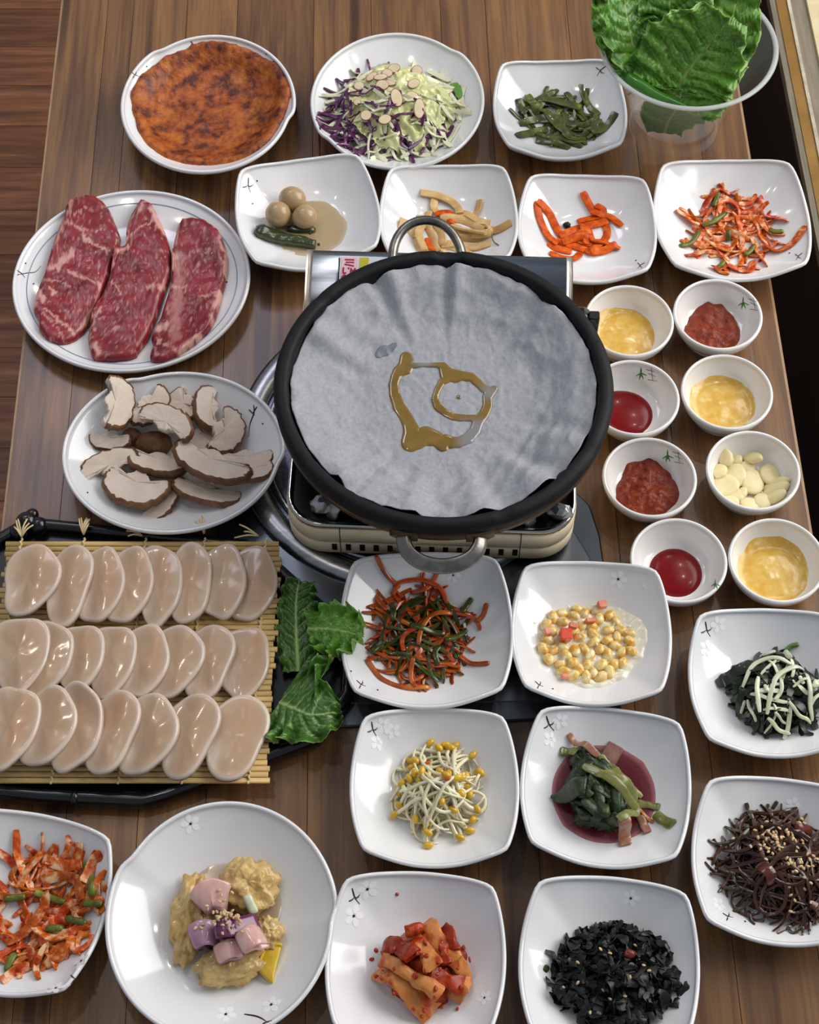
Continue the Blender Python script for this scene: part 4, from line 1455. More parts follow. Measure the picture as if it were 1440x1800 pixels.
def pool(key, px, py, rx, ry, depth, name, label, cat, m, wob=.05, seed=0, level=False):
    """flat liquid: its level meets the dish wall where the photo shows the shore"""
    cx, cy, ax, ay = region(px, py, rx, ry, DISHES[key].c.z + .012)
    H = heap(key)
    fl_ = min(H.h(cx + dx, cy) for dx in (-.01, 0, .01))
    v = [(cx, cy, fl_ + depth)]
    n = 96
    ks = (.3, .5, .62, .7, .76, .82, .88, .94, 1.0)
    shore = [0]
    for k in ks:
        for i in range(n):
            a = 2 * math.pi * i / n
            w_ = 1 + wob * fbm(math.cos(a) * 1.6 + seed, math.sin(a) * 1.6, seed)
            x, y = cx + ax * k * w_ * math.cos(a), cy + ay * k * w_ * math.sin(a)
            hh = DISHES[key].bvh.ray_cast(Vector((x, y, .3)), Vector((0, 0, -1)))[0].z
            shore.append(math.exp(-max(0, fl_ + depth - hh) / .0010))
            v.append((x, y, (fl_ + depth) if (k < 1 or level) else max(fl_ + depth * .2, hh - .0006)))
    f = [(0, 1 + i, 1 + (i + 1) % n) for i in range(n)]
    for k in range(len(ks) - 1):
        for i in range(n):
            f.append((1 + k * n + i, 1 + (k + 1) * n + i, 1 + (k + 1) * n + (i + 1) % n, 1 + k * n + (i + 1) % n))
    o = build(name, v, f, m, origin=(cx, cy, fl_))
    tag(o, label, cat)
    setattr_f(o, 'shallow', [min(.8, q) for q in shore])
    for q in v[:1 + 7 * n]: H.stamp(q[0], q[1], .003, q[2])
    return o

# --- sauces
YEL = mat('yellow_garlic_oil', 'd9aa48', 'e0bc64', 'ecd9a4', rough=.2, coat=.15, scale=90, ramp=(.40, .6), bump=.08, bscale=260, sss=.2)
for key, px, py, rx, ry, lab in (('s1', 1096, 585, 52, 42, 'beside the pan rim'), ('s4', 1270, 707, 55, 43, 'above the garlic bowl'), ('s8', 1360, 1001, 58, 52, 'below the garlic bowl')):
    field(key, (px, py, rx, ry), .012, 'garlic_oil', 'yellow minced garlic oil sauce in the bowl ' + lab, 'sauce', YEL,
          lambda u, v, x, y: .0042 * (1 - (u * u + v * v)) ** 1 + .0005 * max(0, fbm(x * 160, y * 160, 1)) * (1 if u * u + v * v < .8 else 0) + .0015 if u * u + v * v < 1 else .0015 - .02 * (math.hypot(u, v) - 1))
DRK = mat('dark_red_pepper_sauce', '6e0408', '7c080c', rough=.25, coat=.12, spec=.25, scale=90, bump=.12, bscale=500)
for key, px, py, rx, ry, lab in (('s3', 1098, 722, 50, 40, 'touching the pan rim'), ('s7', 1189, 1002, 46, 42, 'beside the corn dish')):
    field(key, (px, py, rx, ry), .012, 'pepper_sauce', 'smooth dark red pepper sauce pooled in the bowl ' + lab, 'sauce', DRK,
          lambda u, v, x, y: .0055 * math.sqrt(max(0, 1 - (u * u + v * v))) if u * u + v * v < 1 else -.02 * (math.hypot(u, v) - 1))
PST = mat('chunky_red_paste', '6e2310', '8c3718', 'ad5428', rough=.4, coat=.08, spec=.3, scale=160, ramp=(.36, .62), bump=.9, bscale=300)
for key, px, py, rx, ry, sd_, lab in (('s2', 1253, 574, 49, 43, 3, 'nearest the red onion dish'), ('s5', 1138, 856, 56, 47, 9, 'left of the garlic bowl')):
    def hf(u, v, x, y, sd_=sd_):
        a = math.atan2(v, u)
        r = math.hypot(u, v) / (1 + .05 * math.sin(3 * a + sd_) + .06 * math.sin(2 * a + sd_ * 2) + .06 * fbm(math.cos(a) * 3, math.sin(a) * 3, sd_))
        return .011 * math.sqrt(max(0, 1 - r * r)) * (.8 + .5 * fbm(x * 60, y * 60, sd_)) + .0018 * fbm(x * 230, y * 230, sd_) * (r < .95) if r < 1 else -.03 * (r - 1)
    field(key, (px, py, rx, ry), .014, 'bean_paste', 'chunky brick red bean paste heaped in the bowl ' + lab, 'paste', PST, hf)

# --- garlic slices
GAR = mat('raw_garlic', 'e2d199', 'ecdfb0', 'f0e6c2', rough=.35, scale=50, ramp=(.3, .6), sss=.25, sssr=.004, objvar=.05)
g1 = (1 / 3, 1010, 480)
garl = [(1010, 1180, 90, 80, 20, 0), (840, 1140, 110, 70, 30, 8), (820, 1192, 90, 50, 25, 15), (935, 1200, 105, 75, 10, -8), (785, 945, 75, 90, -20, 30), (755, 1015, 80, 75, 10, 18), (920, 985, 80, 70, 0, 0), (1080, 1165, 130, 50, -15, 35), (790, 1092, 130, 120, -20, 12), (890, 1130, 55, 70, 30, 30), (1085, 1128, 150, 60, -18, 30), (950, 1065, 120, 135, 5, -6), (1085, 1092, 160, 55, -12, 35), (850, 1018, 100, 145, -15, 10), (1055, 1026, 105, 115, -15, -8), (945, 940, 130, 60, 42, 40), (850, 945, 70, 50, 0, 20)]
for i, (x, y, wx, wy, an, ti) in enumerate(garl):
    x, y = 942 + (x - 942) * .9, 1066 + (y - 1066) * .92
    p = U(g1[1] + x / 3, g1[2] + y / 3, .022)
    k = mpp(p) / 3
    H = heap('s6')
    z = H.top(p.x, p.y, wx * k * .35, .7)
    a, b = wx / 2 * k * 1.08, wy / 2 * k * 1.18
    o = blob('garlic_slice', 'pale raw garlic slice in the heaped garlic bowl', 'garlic', 'garlic slices', (p.x, p.y, z + .003), a, b, .0034, GAR, i, .10, 1.2, R(-an), 10, 26, tilt=R(ti), pw=.45)
    H.stamp(p.x, p.y, min(a, b) * .6, z + .0052)

# --- pancake
def pan_h(u, v, x, y):
    a = math.atan2(v, u)
    r = math.hypot(u, v) / (1 + .02 * math.sin(5 * a) + .02 * fbm(math.cos(a) * 4, math.sin(a) * 4, 2))
    if r > 1: return -.03 * (r - 1)
    return .0042 * min(1, (1 - r) * 14) ** .5 + .0012 * fbm(x * 60, y * 60, 3) + .0022 * sstep(.75, .95, r) + .0006 * fbm(x * 200, y * 200, 5)
PCK = mat('fried_orange_pancake', '541c06', '9c4a12', 'b8681e', rough=.5, scale=70, ramp=(.37, .50), coat=.06, bump=.8, bscale=240, detail=10, attr='browned', attrcol='4a1706')
pk = field('pancake', (371, 187, 137, 99), .022, 'kimchi_pancake', 'orange red fried pancake with browned patches filling the round bowl', 'pancake', PCK, pan_h)
br = []
spots = [(455, 205, 30, 14), (352, 250, 26, 8), (330, 110, 14, 8), (385, 100, 16, 8), (300, 130, 8, 12), (268, 150, 10, 16), (420, 270, 30, 8), (330, 262, 18, 8), (285, 220, 12, 8), (490, 150, 10, 16), (265, 200, 10, 10), (400, 130, 12, 10)]
sw = [(U(a, b, .02), c * mpp(U(a, b, .02)), e * mpp(U(a, b, .02)) / .75) for a, b, c, e in spots]
for vt in pk.data.vertices:
    x, y = vt.co.x + pk.location.x, vt.co.y + pk.location.y
    s_ = 0
    for q, a, b in sw: s_ = max(s_, math.exp(-((x - q.x) / a) ** 2 - ((y - q.y) / b) ** 2))
    br.append(min(.9, max(0, s_ * (.55 + 1.3 * fbm(x * 90, y * 90, 8)))))
setattr_f(pk, 'browned', br)

# --- quail eggs, pepper, broth
e3 = (.3611, 400, 260)
pool('eggs', 400 + 405 * .3611, 260 + 385 * .3611, 66, 52, .0022, 'soy_broth', 'thin tan soy broth pooled under the quail eggs', 'broth', mat('tan_broth', 'b39a70', 'bba57c', rough=.08, coat=.4, scale=20, alpha=.9, attr='shallow', attrcol='d2c4ac'), .08, 2)
EGG = mat('soy_stained_egg', 'a78a66', 'b3976f', 'bda27c', rough=.25, coat=.25, scale=25, ramp=(.3, .65), sss=.1)
for i, (x, y, rx, ry, an, lb) in enumerate(((245, 312, 63, 60, 0, 'left'), (375, 322, 62, 56, 20, 'right'), (315, 240, 68, 60, -15, 'back'))):
    p = U(400 + x * .3611, 260 + y * .3611, .026)
    k = mpp(p) * .3611
    z = heap('eggs').top(p.x, p.y, .004, .5)
    o = blob('quail_egg', 'brown glossy peeled quail egg, the %s one of the three' % lb, 'egg', 'quail eggs', (p.x, p.y, z + ry * k * 1.02), rx * k, ry * k * 1.06, ry * k * 1.05, EGG, i, .03, .7, R(an), 20, 32)
PEP = mat('shrivelled_pepper', '222a0c', '3a4416', '525c24', rough=.28, coat=.5, scale=60, stretch=(.4, 2, 1), bump=.8, bscale=160)
P = px_path([(140, 412), (220, 425), (320, 440), (425, 462)], *e3, .016, 24)
strip('eggs', P, .0092, .0062, PEP, 'green_pepper', 'shrivelled dark green pepper lying in front of the quail eggs', 'pepper', None, k=20, jit=.0018, wf=lambda t: .0088 * (1 - .45 * t) * min(1, .45 + t * 6), tf=lambda t: .0058 * (1 - .4 * t) * min(1, .5 + t * 6))
P = px_path([(290, 378), (350, 384), (425, 382)], *e3, .016, 12)
strip('eggs', P, .004, .003, PEP, 'pepper_stalk', 'short dark pepper stalk tucked under the quail eggs', 'pepper', None, k=10)
for x, y in ((403, 430), (445, 485), (330, 470)):
    p = U(400 + x * .3611, 260 + y * .3611, .014)
    z = heap('eggs').h(p.x, p.y)
    blob('peppercorn', 'tiny dark peppercorn floating in the egg broth', 'peppercorn', 'peppercorns in the egg broth', (p.x, p.y, z + .0014), .0016, .0016, .0016, mat('peppercorn_brown', '33290f', rough=.5), 1, .1, 2, 0, 8, 10)

# --- fish cake
FC = mat('fried_fish_cake', 'c09458', 'd8b478', 'e4c896', rough=.42, scale=60, ramp=(.35, .62), coat=.2, bump=.3, bscale=260, objvar=.10)
CAR = mat('seasoned_carrot', 'b43c06', 'dd5a08', 'ec7a1c', rough=.4, coat=.05, spec=.25, scale=160, ramp=(.33, .55), objvar=.08, bump=.3, bscale=400)
fcl = [[(835, 360), (880, 365), (920, 400)], [(920, 420), (940, 470), (980, 495)], [(935, 300), (950, 340), (930, 400), (960, 480)], [(1040, 470), (1060, 445), (1110, 450), (1180, 495)], [(1040, 445), (1120, 440), (1200, 455), (1280, 450)],
       [(980, 280), (970, 330), (1000, 400), (1020, 470)], [(1260, 370), (1310, 392), (1380, 385)], [(1120, 400), (1200, 412), (1278, 398), (1265, 365)], [(1030, 330), (1120, 360), (1200, 400), (1280, 410)], [(1230, 240), (1215, 282), (1175, 305)],
       [(1010, 225), (1005, 260), (1030, 290)], [(1060, 300), (1150, 290), (1210, 320), (1275, 345)], [(1040, 312), (1120, 312), (1200, 340), (1250, 388)], [(940, 212), (1010, 215), (1080, 230), (1120, 260), (1130, 295)], [(1090, 350), (1170, 380), (1260, 420)], [(1000, 320), (1040, 380), (1050, 450)]]
for i, l in enumerate(fcl):
    strip('fishcake', px_path(l, *e3, .020, 18), .0042 if i else .0065, .0016, FC, 'fish_cake_strip', 'beige fried fish cake strip in the dish behind the pan', 'fish cake', 'fish cake strips', 4, 8, 7, .1, roll=R(random.uniform(-45, 45)), wf=const(.0042 if i else .0065), tf=const(.0015))
for l in ([(1010, 290), (1060, 278), (1095, 285)], [(970, 400), (985, 440), (1010, 480)], [(1070, 330), (1110, 325)]):
    strip('fishcake', px_path(l, *e3, .022, 10), .003, .0015, CAR, 'carrot_strip', 'orange carrot strip among the fish cake', 'carrot', 'carrots among the fish cake', 4, 8, 5, .1)
SCA = mat('scallion_green', '3c5a16', '587a24', '79963c', rough=.3, coat=.3, scale=70, ramp=(.35, .62), objvar=.2)
strip('fishcake', px_path([(1285, 425), (1296, 455), (1320, 485)], *e3, .018, 10), .0006, .0006, SCA, 'scallion_thread', 'hair-thin green scallion thread beside the fish cake', 'scallion', None)

# --- carrot strips
c2 = (.41667, 840, 0)
for l in ([(305, 1045), (360, 1060), (410, 1060), (440, 1035)], [(300, 1000), (340, 1020), (400, 1032)], [(335, 985), (400, 1005), (460, 1025), (505, 1040)], [(248, 865), (262, 915), (300, 975), (340, 1005)], [(250, 866), (300, 885), (335, 935), (358, 968)],
          [(380, 960), (450, 990), (520, 1010), (570, 1025)], [(460, 1040), (520, 1005), (550, 960), (545, 920)], [(470, 930), (490, 985), (540, 1000), (605, 1022)], [(350, 972), (420, 938), (520, 915), (555, 905)], [(440, 920), (455, 960), (465, 1005)],
          [(425, 905), (500, 890), (555, 890), (612, 932)], [(500, 850), (532, 868), (515, 895)], [(442, 812), (475, 850), (508, 888)], [(400, 990), (440, 960), (480, 950)], [(360, 1000), (420, 980), (470, 975)], [(480, 1040), (540, 1030), (590, 1010)]):
    strip('carrot', px_path(l, *c2, .020, 16), .0040, .0013, CAR, 'carrot_strip', 'bright orange seasoned carrot strip in the plain carrot dish', 'carrot', 'seasoned carrot strips', 4, 8, 7, .2, roll=R(random.uniform(-30, 30)))
p = U(840 + 378 * .41667, 930 * .41667, .018)
blob('seaweed_speck', 'small black speck beside the carrot strips', 'speck', None, (p.x, p.y, heap('carrot').h(p.x, p.y) + .003), .004, .003, .003, mat('black_speck', '141410', rough=.4), 2, .3, 3, 0, 10, 14)

# --- green stems
STM = mat('pickled_green_stem', '333a0c', '5a621c', '94964a', rough=.3, coat=.3, scale=70, stretch=(1, 1, 1), ramp=(.36, .62), objvar=.28, bump=.2, bscale=200)
pile('greens', 64, (986, 198, 74, 46), .020, (.018, .045), (.0020, .0042), (.0006, .0012), STM, 'seasoned_green', 'olive green seasoned stem piece in the dish by the lettuce bowl', 'greens', 'seasoned green stems', 31, 18, 4, 6, .4, roll=R(40), ends=.85, k=8, jit=.0008)
for l in ([(255, 395), (340, 400), (440, 420)], [(165, 560), (220, 525), (300, 505)], [(290, 440), (340, 500), (400, 550)], [(480, 540), (540, 520), (583, 475)], [(340, 470), (390, 490), (425, 495)], [(210, 380), (240, 420), (250, 450)]):
    strip('greens', px_path(l, *c2, .024, 14), .0046, .0010, STM, 'seasoned_green', 'olive green seasoned stem piece in the dish by the lettuce bowl', 'greens', 'seasoned green stems', 4, 8, 6, .2, jit=.0008)

# --- red onion salads
ONI = mat('red_seasoned_onion', '9a2c06', 'd4621c', 'f0c49a', rough=.35, coat=.1, spec=.3, scale=110, ramp=(.32, .50), objvar=.16, hue=.012, bump=.25, bscale=300)
SCK = mat('scallion_stick', '4a4a10', '6e7a22', 'a0a854', rough=.35, coat=.15, scale=60, ramp=(.36, .62), objvar=.2)
pile('onion', 72, (1288, 396, 82, 66), .022, (.022, .055), (.0016, .0034), (.0006, .0010), ONI, 'onion_slice', 'red seasoned curved onion slice in the far right dish', 'onion', 'spiced onion in the far right dish', 41, 42, 4, 6, .3, roll=R(70), k=8)
for l in ([(960, 910), (1010, 890), (1060, 850)], [(860, 1005), (910, 985), (945, 930)], [(1240, 930), (1270, 938), (1300, 940)], [(1140, 1030), (1165, 1010), (1180, 985)], [(1005, 830), (1015, 800), (1030, 765)], [(1020, 1100), (1035, 1080), (1050, 1060)], [(1070, 930), (1070, 960)]):
    strip('onion', px_path(l, *c2, .030, 10), .0026, .0016, SCK, 'scallion_piece', 'green scallion stick in the far right onion dish', 'scallion', 'scallion in the far right onion dish', 2.8, 8, 5, .1)
for l in ([(1215, 880), (1270, 890), (1320, 915)], [(1225, 1000), (1270, 1030), (1330, 1015), (1378, 960)], [(1065, 1090), (1110, 1120), (1155, 1120), (1170, 1060)], [(842, 860), (890, 885), (945, 910)], [(965, 870), (970, 820), (1020, 775), (1070, 790)], [(1000, 1100), (1030, 1135), (1065, 1145)], [(880, 1060), (930, 1040), (985, 1020)]):
    strip('onion', px_path(l, *c2, .026, 16), .0044, .0009, ONI, 'onion_slice', 'red seasoned curved onion slice in the far right dish', 'onion', 'spiced onion in the far right dish', 4, 8, 5, .2, roll=R(35), jit=.0006)
c5 = (.41667, 0, 1390)
pile('onionleft', 84, (52, 1585, 122, 108), .024, (.026, .06), (.0018, .0038), (.0006, .0011), ONI, 'onion_slice', 'red seasoned curved onion slice in the dish cut by left edge', 'onion', 'spiced onion in the near left dish', 43, 38, 4, 6, .3, roll=R(70), k=8)
for l in ([(375, 340), (385, 390), (385, 440)], [(345, 465), (390, 470), (430, 478)], [(130, 400), (190, 420), (260, 450)], [(10, 740), (25, 700), (45, 660)], [(270, 520), (310, 535), (360, 550)], [(355, 285), (360, 320)], [(0, 430), (40, 425), (90, 420)], [(180, 560), (230, 560), (260, 555)]):
    strip('onionleft', px_path(l, *c5, .032, 10), .0030, .0018, SCK, 'scallion_piece', 'green scallion stick in the onion dish cut by left edge', 'scallion', 'scallion in the near left onion dish', 2.4, 8, 5, .1)
for l in ([(330, 210), (320, 260), (300, 330)], [(430, 270), (390, 290), (350, 380)], [(170, 260), (250, 290), (340, 300)], [(160, 350), (240, 330), (310, 360), (340, 450)], [(170, 490), (240, 490), (300, 450)], [(60, 380), (90, 310), (170, 230)], [(120, 540), (200, 600), (280, 600), (285, 650), (180, 720)], [(0, 610), (80, 570), (160, 480), (175, 400)], [(0, 795), (50, 740), (110, 720)], [(100, 640), (120, 690), (150, 715)]):
    strip('onionleft', px_path(l, *c5, .032, 18), .0046, .0010, ONI, 'onion_slice', 'red seasoned curved onion slice in the dish cut by left edge', 'onion', 'spiced onion in the near left dish', 4, 8, 5, .2, roll=R(random.uniform(-50, 50)), jit=.0006)

# --- shredded scallion and carrot
SHR = mat('spiced_carrot_shred', '8e3208', 'c0561a', 'd67c34', rough=.25, coat=.5, scale=60, ramp=(.34, .62), objvar=.16, hue=.012)
SGR = mat('spiced_scallion_shred', '232a0a', '434e14', '7a8434', rough=.28, coat=.4, scale=60, ramp=(.34, .62), objvar=.25)
s2 = (.43056, 580, 960)
for b_ in range(3):
    pile('scallion', 30, (738, 1112, 88, 84), .022, (.03, .07), (.0010, .0021), (.0006, .0010), SHR, 'carrot_shred', 'thin spiced orange shred in the dish before the pan handle', 'carrot', 'orange shreds in the scallion dish', 51 + b_, 36, 4, 6, .5, npt=18, roll=R(50))
    pile('scallion', 20, (742, 1118, 84, 78), .022, (.018, .045), (.0010, .0022), (.0005, .0010), SGR, 'scallion_shred', 'dark green scallion shred in the dish before the pan handle', 'scallion', 'green shreds in the scallion dish', 61 + b_, 14, 4, 6, .5, roll=R(40))
for l in ([(188, 82), (230, 130), (285, 165)], [(445, 100), (420, 145), (385, 175), (330, 180)], [(255, 200), (290, 150), (370, 140), (450, 170), (480, 230)], [(190, 210), (210, 240), (235, 260)], [(120, 318), (170, 320), (215, 340)], [(640, 240), (625, 280), (600, 300)], [(150, 465), (210, 540), (300, 575), (410, 572)], [(530, 435), (580, 470), (650, 485)], [(360, 410), (375, 340), (420, 280), (500, 270)], [(300, 430), (300, 370), (370, 330)], [(340, 460), (330, 530), (350, 575)]):
    strip('scallion', px_path(l, *s2, .024, 18), .0023, .0011, SHR, 'carrot_shred', 'thin spiced orange shred in the dish before the pan handle', 'carrot', 'orange shreds in the scallion dish', 2.6, 8, 6, .2)
for l in ([(580, 205), (560, 230), (540, 262)], [(325, 320), (390, 340), (470, 350)], [(470, 375), (520, 360), (560, 330)], [(250, 220), (260, 260), (255, 300)], [(440, 480), (430, 430), (450, 400)], [(170, 430), (200, 400), (220, 385)]):
    strip('scallion', px_path(l, *s2, .026, 12), .0026, .0011, SGR, 'scallion_shred', 'dark green scallion shred in the dish before the pan handle', 'scallion', 'green shreds in the scallion dish', 2.6, 8, 6, .2)

# --- corn salad
CRM = mat('cream_dressing', 'e6dfc6', 'ece7d4', rough=.2, coat=.4, scale=40, sss=.15)
def cream_h(u, v, x, y):
    a = math.atan2(v, u)
    r = math.hypot(u, v) / (1 + .05 * math.sin(2 * a + 1) + .05 * math.sin(3 * a) + .06 * fbm(math.cos(a) * 3, math.sin(a) * 3, 4))
    return .0066 * math.sqrt(max(0, 1 - r * r)) + .0012 * fbm(x * 110, y * 110, 2) if r < 1 else -.03 * (r - 1)
field('corn', (1040, 1132, 92, 76), ZPL + .013, 'cream_dressing', 'pale cream dressing pooled under the corn kernels', 'dressing', CRM, cream_h)
CRN = mat('sweetcorn_yellow', 'dca038', 'ecca74', 'f2e6c2', rough=.2, coat=.4, scale=150, ramp=(.36, .52), sss=.15, objvar=.06)
rnd = random.Random(5)
cx, cy, rx, ry = region(1032, 1128, 80, 64, ZPL + .015)
pts = []
tries = 0
while len(pts) < 52 and tries < 6000:
    tries += 1
    a, q = rnd.uniform(0, 6.283), math.sqrt(rnd.random())
    x, y = cx + rx * q * math.cos(a), cy + ry * q * math.sin(a)
    if all((x - X) ** 2 + (y - Y) ** 2 > .0074 ** 2 for X, Y in pts): pts.append((x, y))
for i, (x, y) in enumerate(pts):
    z = heap('corn').h(x, y)
    blob('corn_kernel', 'yellow sweetcorn kernel coated in cream dressing', 'corn', 'corn kernels', (x, y, z + .0006), rnd.uniform(.0056, .0068), rnd.uniform(.0040, .0050), .0038, CRN, i, .12, 1.4, rnd.uniform(0, 6.28), 8, 12, tilt=rnd.uniform(-.3, .3), pw=.7)
for (x, y) in pts: heap('corn').stamp(x, y, .0035, heap('corn').h(x, y) + .0034)
field('corn', (1036, 1130, 84, 68), ZPL + .018, 'cream_coating', 'thin cream dressing clinging over the corn kernels', 'dressing', CRM,
      lambda u, v, x, y: min(.0008, .004 * (noise.noise(Vector((x * 130, y * 130, 3))) + .5 * noise.noise(Vector((x * 260, y * 260, 3))) - .02) - .006 * max(0, math.hypot(u, v) - .8)), step=.0009, mark=False)
REDP = mat('red_pepper_bit', 'd8321e', 'e4573a', rough=.2, coat=.4, scale=60)
for i, (px, py, a, b) in enumerate(((993, 1117, .0052, .0052), (1058, 1062, .0040, .0034), (1007, 1101, .0040, .0024), (1037, 1092, .0045, .0020), (962, 1111, .003, .003), (992, 1188, .003, .002))):
    p = U(px, py, ZPL + .018)
    z = heap('corn').top(p.x, p.y, .003, .8)
    o = MB().box(p.x - a, p.x + a, p.y - b, p.y + b, z, z + (.0075 if i == 0 else .005), .0008).out('crab_stick_bit' if i else 'red_pepper_cube', REDP if i == 0 else mat('pale_red_bit', 'e0714c', 'eca98c', rough=.3, scale=80), None, False, (p.x, p.y, z))
    o.rotation_euler = (.1, .15, rnd.uniform(-.5, .5) if i else .05)
    tag(o, 'bright red pepper cube in the corn salad' if i == 0 else 'small pale red bit half sunk in the corn salad', 'pepper' if i == 0 else 'salad bit', None if i == 0 else 'pale red bits in the corn salad')

# --- bean sprouts
SPR = mat('bean_sprout_stem', 'e2d8a8', 'ece6c8', 'f0ecd8', rough=.22, coat=.5, scale=40, ramp=(.3, .6), sss=.2, sssr=.003, objvar=.06)
SPH = mat('bean_sprout_head', 'c89a16', 'dcb42c', rough=.25, coat=.4, scale=60, objvar=.1)
rnd = random.Random(12)
cx, cy, rx, ry = region(770, 1388, 70, 76, .022)
for i in range(104):
    P = rand_path(rnd, cx, cy, rx, ry, rnd.uniform(.035, .07), 45, 18)
    w_ = rnd.uniform(.0013, .0020)
    P3 = heap('sprout').lay(P, w_, w_, 6, .5)
    o = thing('bean_sprout', 'pale bean sprout in the tangled pile on its square dish', 'bean sprout', tuple(P3[0]), 0, 'bean sprouts')
    v, f = sweep(P3 - P3[0], lambda t: w_ * (1 - .5 * t ** 2), lambda t: w_ * (1 - .5 * t ** 2), 8)
    build('stem', v, f, SPR, o)
    if i % 5 < 1 or i > 64:
        hd = blob('seed_head', None, None, None, (0, 0, .001), .0046, .0030, .0028, SPH, i, .08, 1, rnd.uniform(0, 6.28), 8, 12, parent=True)
        hd.parent = o
        hd.location = (0, 0, .001)
for px, py in ((752, 1333), (787, 1352), (787, 1375)):
    p = U(px, py, .035)
    blob('chilli_bit', 'tiny red chilli fleck on the bean sprouts', 'chilli', 'chilli flecks on the sprouts', (p.x, p.y, heap('sprout').h(p.x, p.y) + .001), .0028, .0018, .0012, mat('chilli_fleck', 'c04a1c', rough=.3), 1, .2, 2, .4, 8, 10)
# --- beef steaks on the plate
g4 = (.31944, 0, 310)
def steak_material():
    m = mat('raw_beef', '6a1018', '8e1f2a', 'a23a42', rough=.38, coat=.1, scale=55, stretch=(1, .6, 1), ramp=(.34, .62), bump=.4, bscale=170, detail=8, attr='fat', attrcol='dca89a', distort=.4)
    return m
BEEF = steak_material()
def seg_dist(X, Y, pl):
    D = np.full(X.shape, 9e9)
    for (ax, ay), (bx, by) in zip(pl, pl[1:] if len(pl) > 1 else pl):
        dx, dy = bx - ax, by - ay
        L2 = dx * dx + dy * dy or 1
        t = np.clip(((X - ax) * dx + (Y - ay) * dy) / L2, 0, 1)
        D = np.minimum(D, np.hypot(X - ax - t * dx, Y - ay - t * dy))
    return D
def steak(label, outline, veins, seed, lift):
    H = heap('steak')
    O = np.array([tuple(U(g4[1] + a * g4[0], g4[2] + b * g4[0], .016))[:2] for a, b in outline + outline[:1]])
    k = mpp(U(230, 480, .016)) * g4[0]
    n = 190
    B = smooth_path(O, n + 1)[:-1]
    c = B.mean(axis=0)
    rings, S_ = [], []
    ss = [.03] + [i / 34 for i in range(2, 33)] + [.955, .98, .995]
    for s in ss:
        rg = []
        for i, b in enumerate(B):
            jag = 1 + .012 * fbm(b[0] * 120, b[1] * 120, seed) * s
            x, y = c + (b - c) * s * jag
            e = max(0, 1 - s ** 14) ** .5
            base = H.h(x, y)
            z = base + .0005 + lift + .0105 * e + .0012 * fbm(x * 50, y * 50, seed) * e + .0007 * fbm(x * 170, y * 120, seed + 3) * e
            rg.append((x, y, z)); S_.append(s)
        rings.append(rg)
    low = [(x, y, H.h(x, y) + .0003) for x, y, z in rings[-1]]
    rings.append(low); S_ += [1.0] * n
    rings.append([(c[0] + (x - c[0]) * .7, c[1] + (y - c[1]) * .7, H.h(c[0] + (x - c[0]) * .7, c[1] + (y - c[1]) * .7) + .0004) for x, y, z in low]); S_ += [.5] * n
    for rg in rings[:-2]:
        zz = np.array([q[2] for q in rg])
        zz = (np.roll(zz, 1) + zz + np.roll(zz, -1)) / 3
        rg[:] = [(q[0], q[1], z) for q, z in zip(rg, zz)]
    v, f = loft(rings)
    o = build('beef_steak', v, f, BEEF, origin=(c[0], c[1], H.h(*c)))
    V = np.array(v)
    fat = np.zeros(len(V))
    wob = np.array([fbm(x * 110, y * 110, seed) for x, y, z in V])
    wob2 = np.array([fbm(x * 300, y * 150, seed + 1) for x, y, z in V])
    for pl, w_, st_ in veins:
        W = [tuple(U(g4[1] + a * g4[0], g4[2] + b * g4[0], .018))[:2] for a, b in pl]
        if len(W) > 2: W = [tuple(q) for q in smooth_path(W, len(W) * 4)]
        D = seg_dist(V[:, 0] + wob * .0035, V[:, 1] + wob2 * .0035, W)
        fat = np.maximum(fat, st_ * np.exp(-(D / (w_ * k * .62)) ** 4))
    fl = np.clip((wob2 - .40) * 3, 0, .4)
    thin = np.array([abs(fbm(x * 75 + 2 * fbm(x * 40, y * 40, seed), y * 55, seed + 7)) for x, y, z in V])
    vein = np.clip(1 - thin / .03, 0, 1) * .5 * np.clip(wob * 2 + .55, 0, 1)
    fat = np.maximum(fat, np.maximum(fl, vein))
    setattr_f(o, 'fat', np.clip(fat, 0, .92))
    tag(o, label, 'steak', 'raw steaks on the plate')
    for x, y, z in v: H.stamp(x, y, .002, z)
s1o = [(385, 105), (430, 95), (500, 130), (580, 160), (625, 230), (655, 320), (640, 420), (600, 520), (560, 640), (520, 740), (470, 820), (420, 880), (370, 915), (320, 928), (265, 905), (220, 860), (210, 790), (185, 740), (200, 650), (240, 540), (265, 450), (310, 330), (360, 230), (388, 160)]
s1v = [([(345, 270), (430, 290), (480, 350), (540, 380), (600, 410)], 13, .8), ([(440, 290), (500, 300), (580, 290)], 8, .7), ([(370, 220), (420, 230), (480, 200)], 10, .7), ([(270, 510), (330, 485), (400, 410)], 34, .75), ([(240, 575), (330, 580), (400, 610)], 8, .6), ([(380, 520), (470, 560), (550, 590)], 17, .7), ([(275, 620), (310, 650)], 20, .8), ([(190, 730), (212, 640), (240, 700)], 22, .8), ([(250, 740), (330, 800), (410, 860)], 12, .8), ([(240, 760), (290, 820), (350, 900)], 8, .6), ([(400, 860), (470, 790), (540, 690)], 10, .6), ([(430, 740), (480, 690), (540, 650)], 6, .6), ([(350, 240), (330, 330), (290, 400)], 18, .55), ([(640, 300), (645, 420), (600, 540)], 8, .6), ([(395, 110), (410, 160), (385, 220)], 18, .5), ([(360, 740), (390, 770)], 14, .5)]
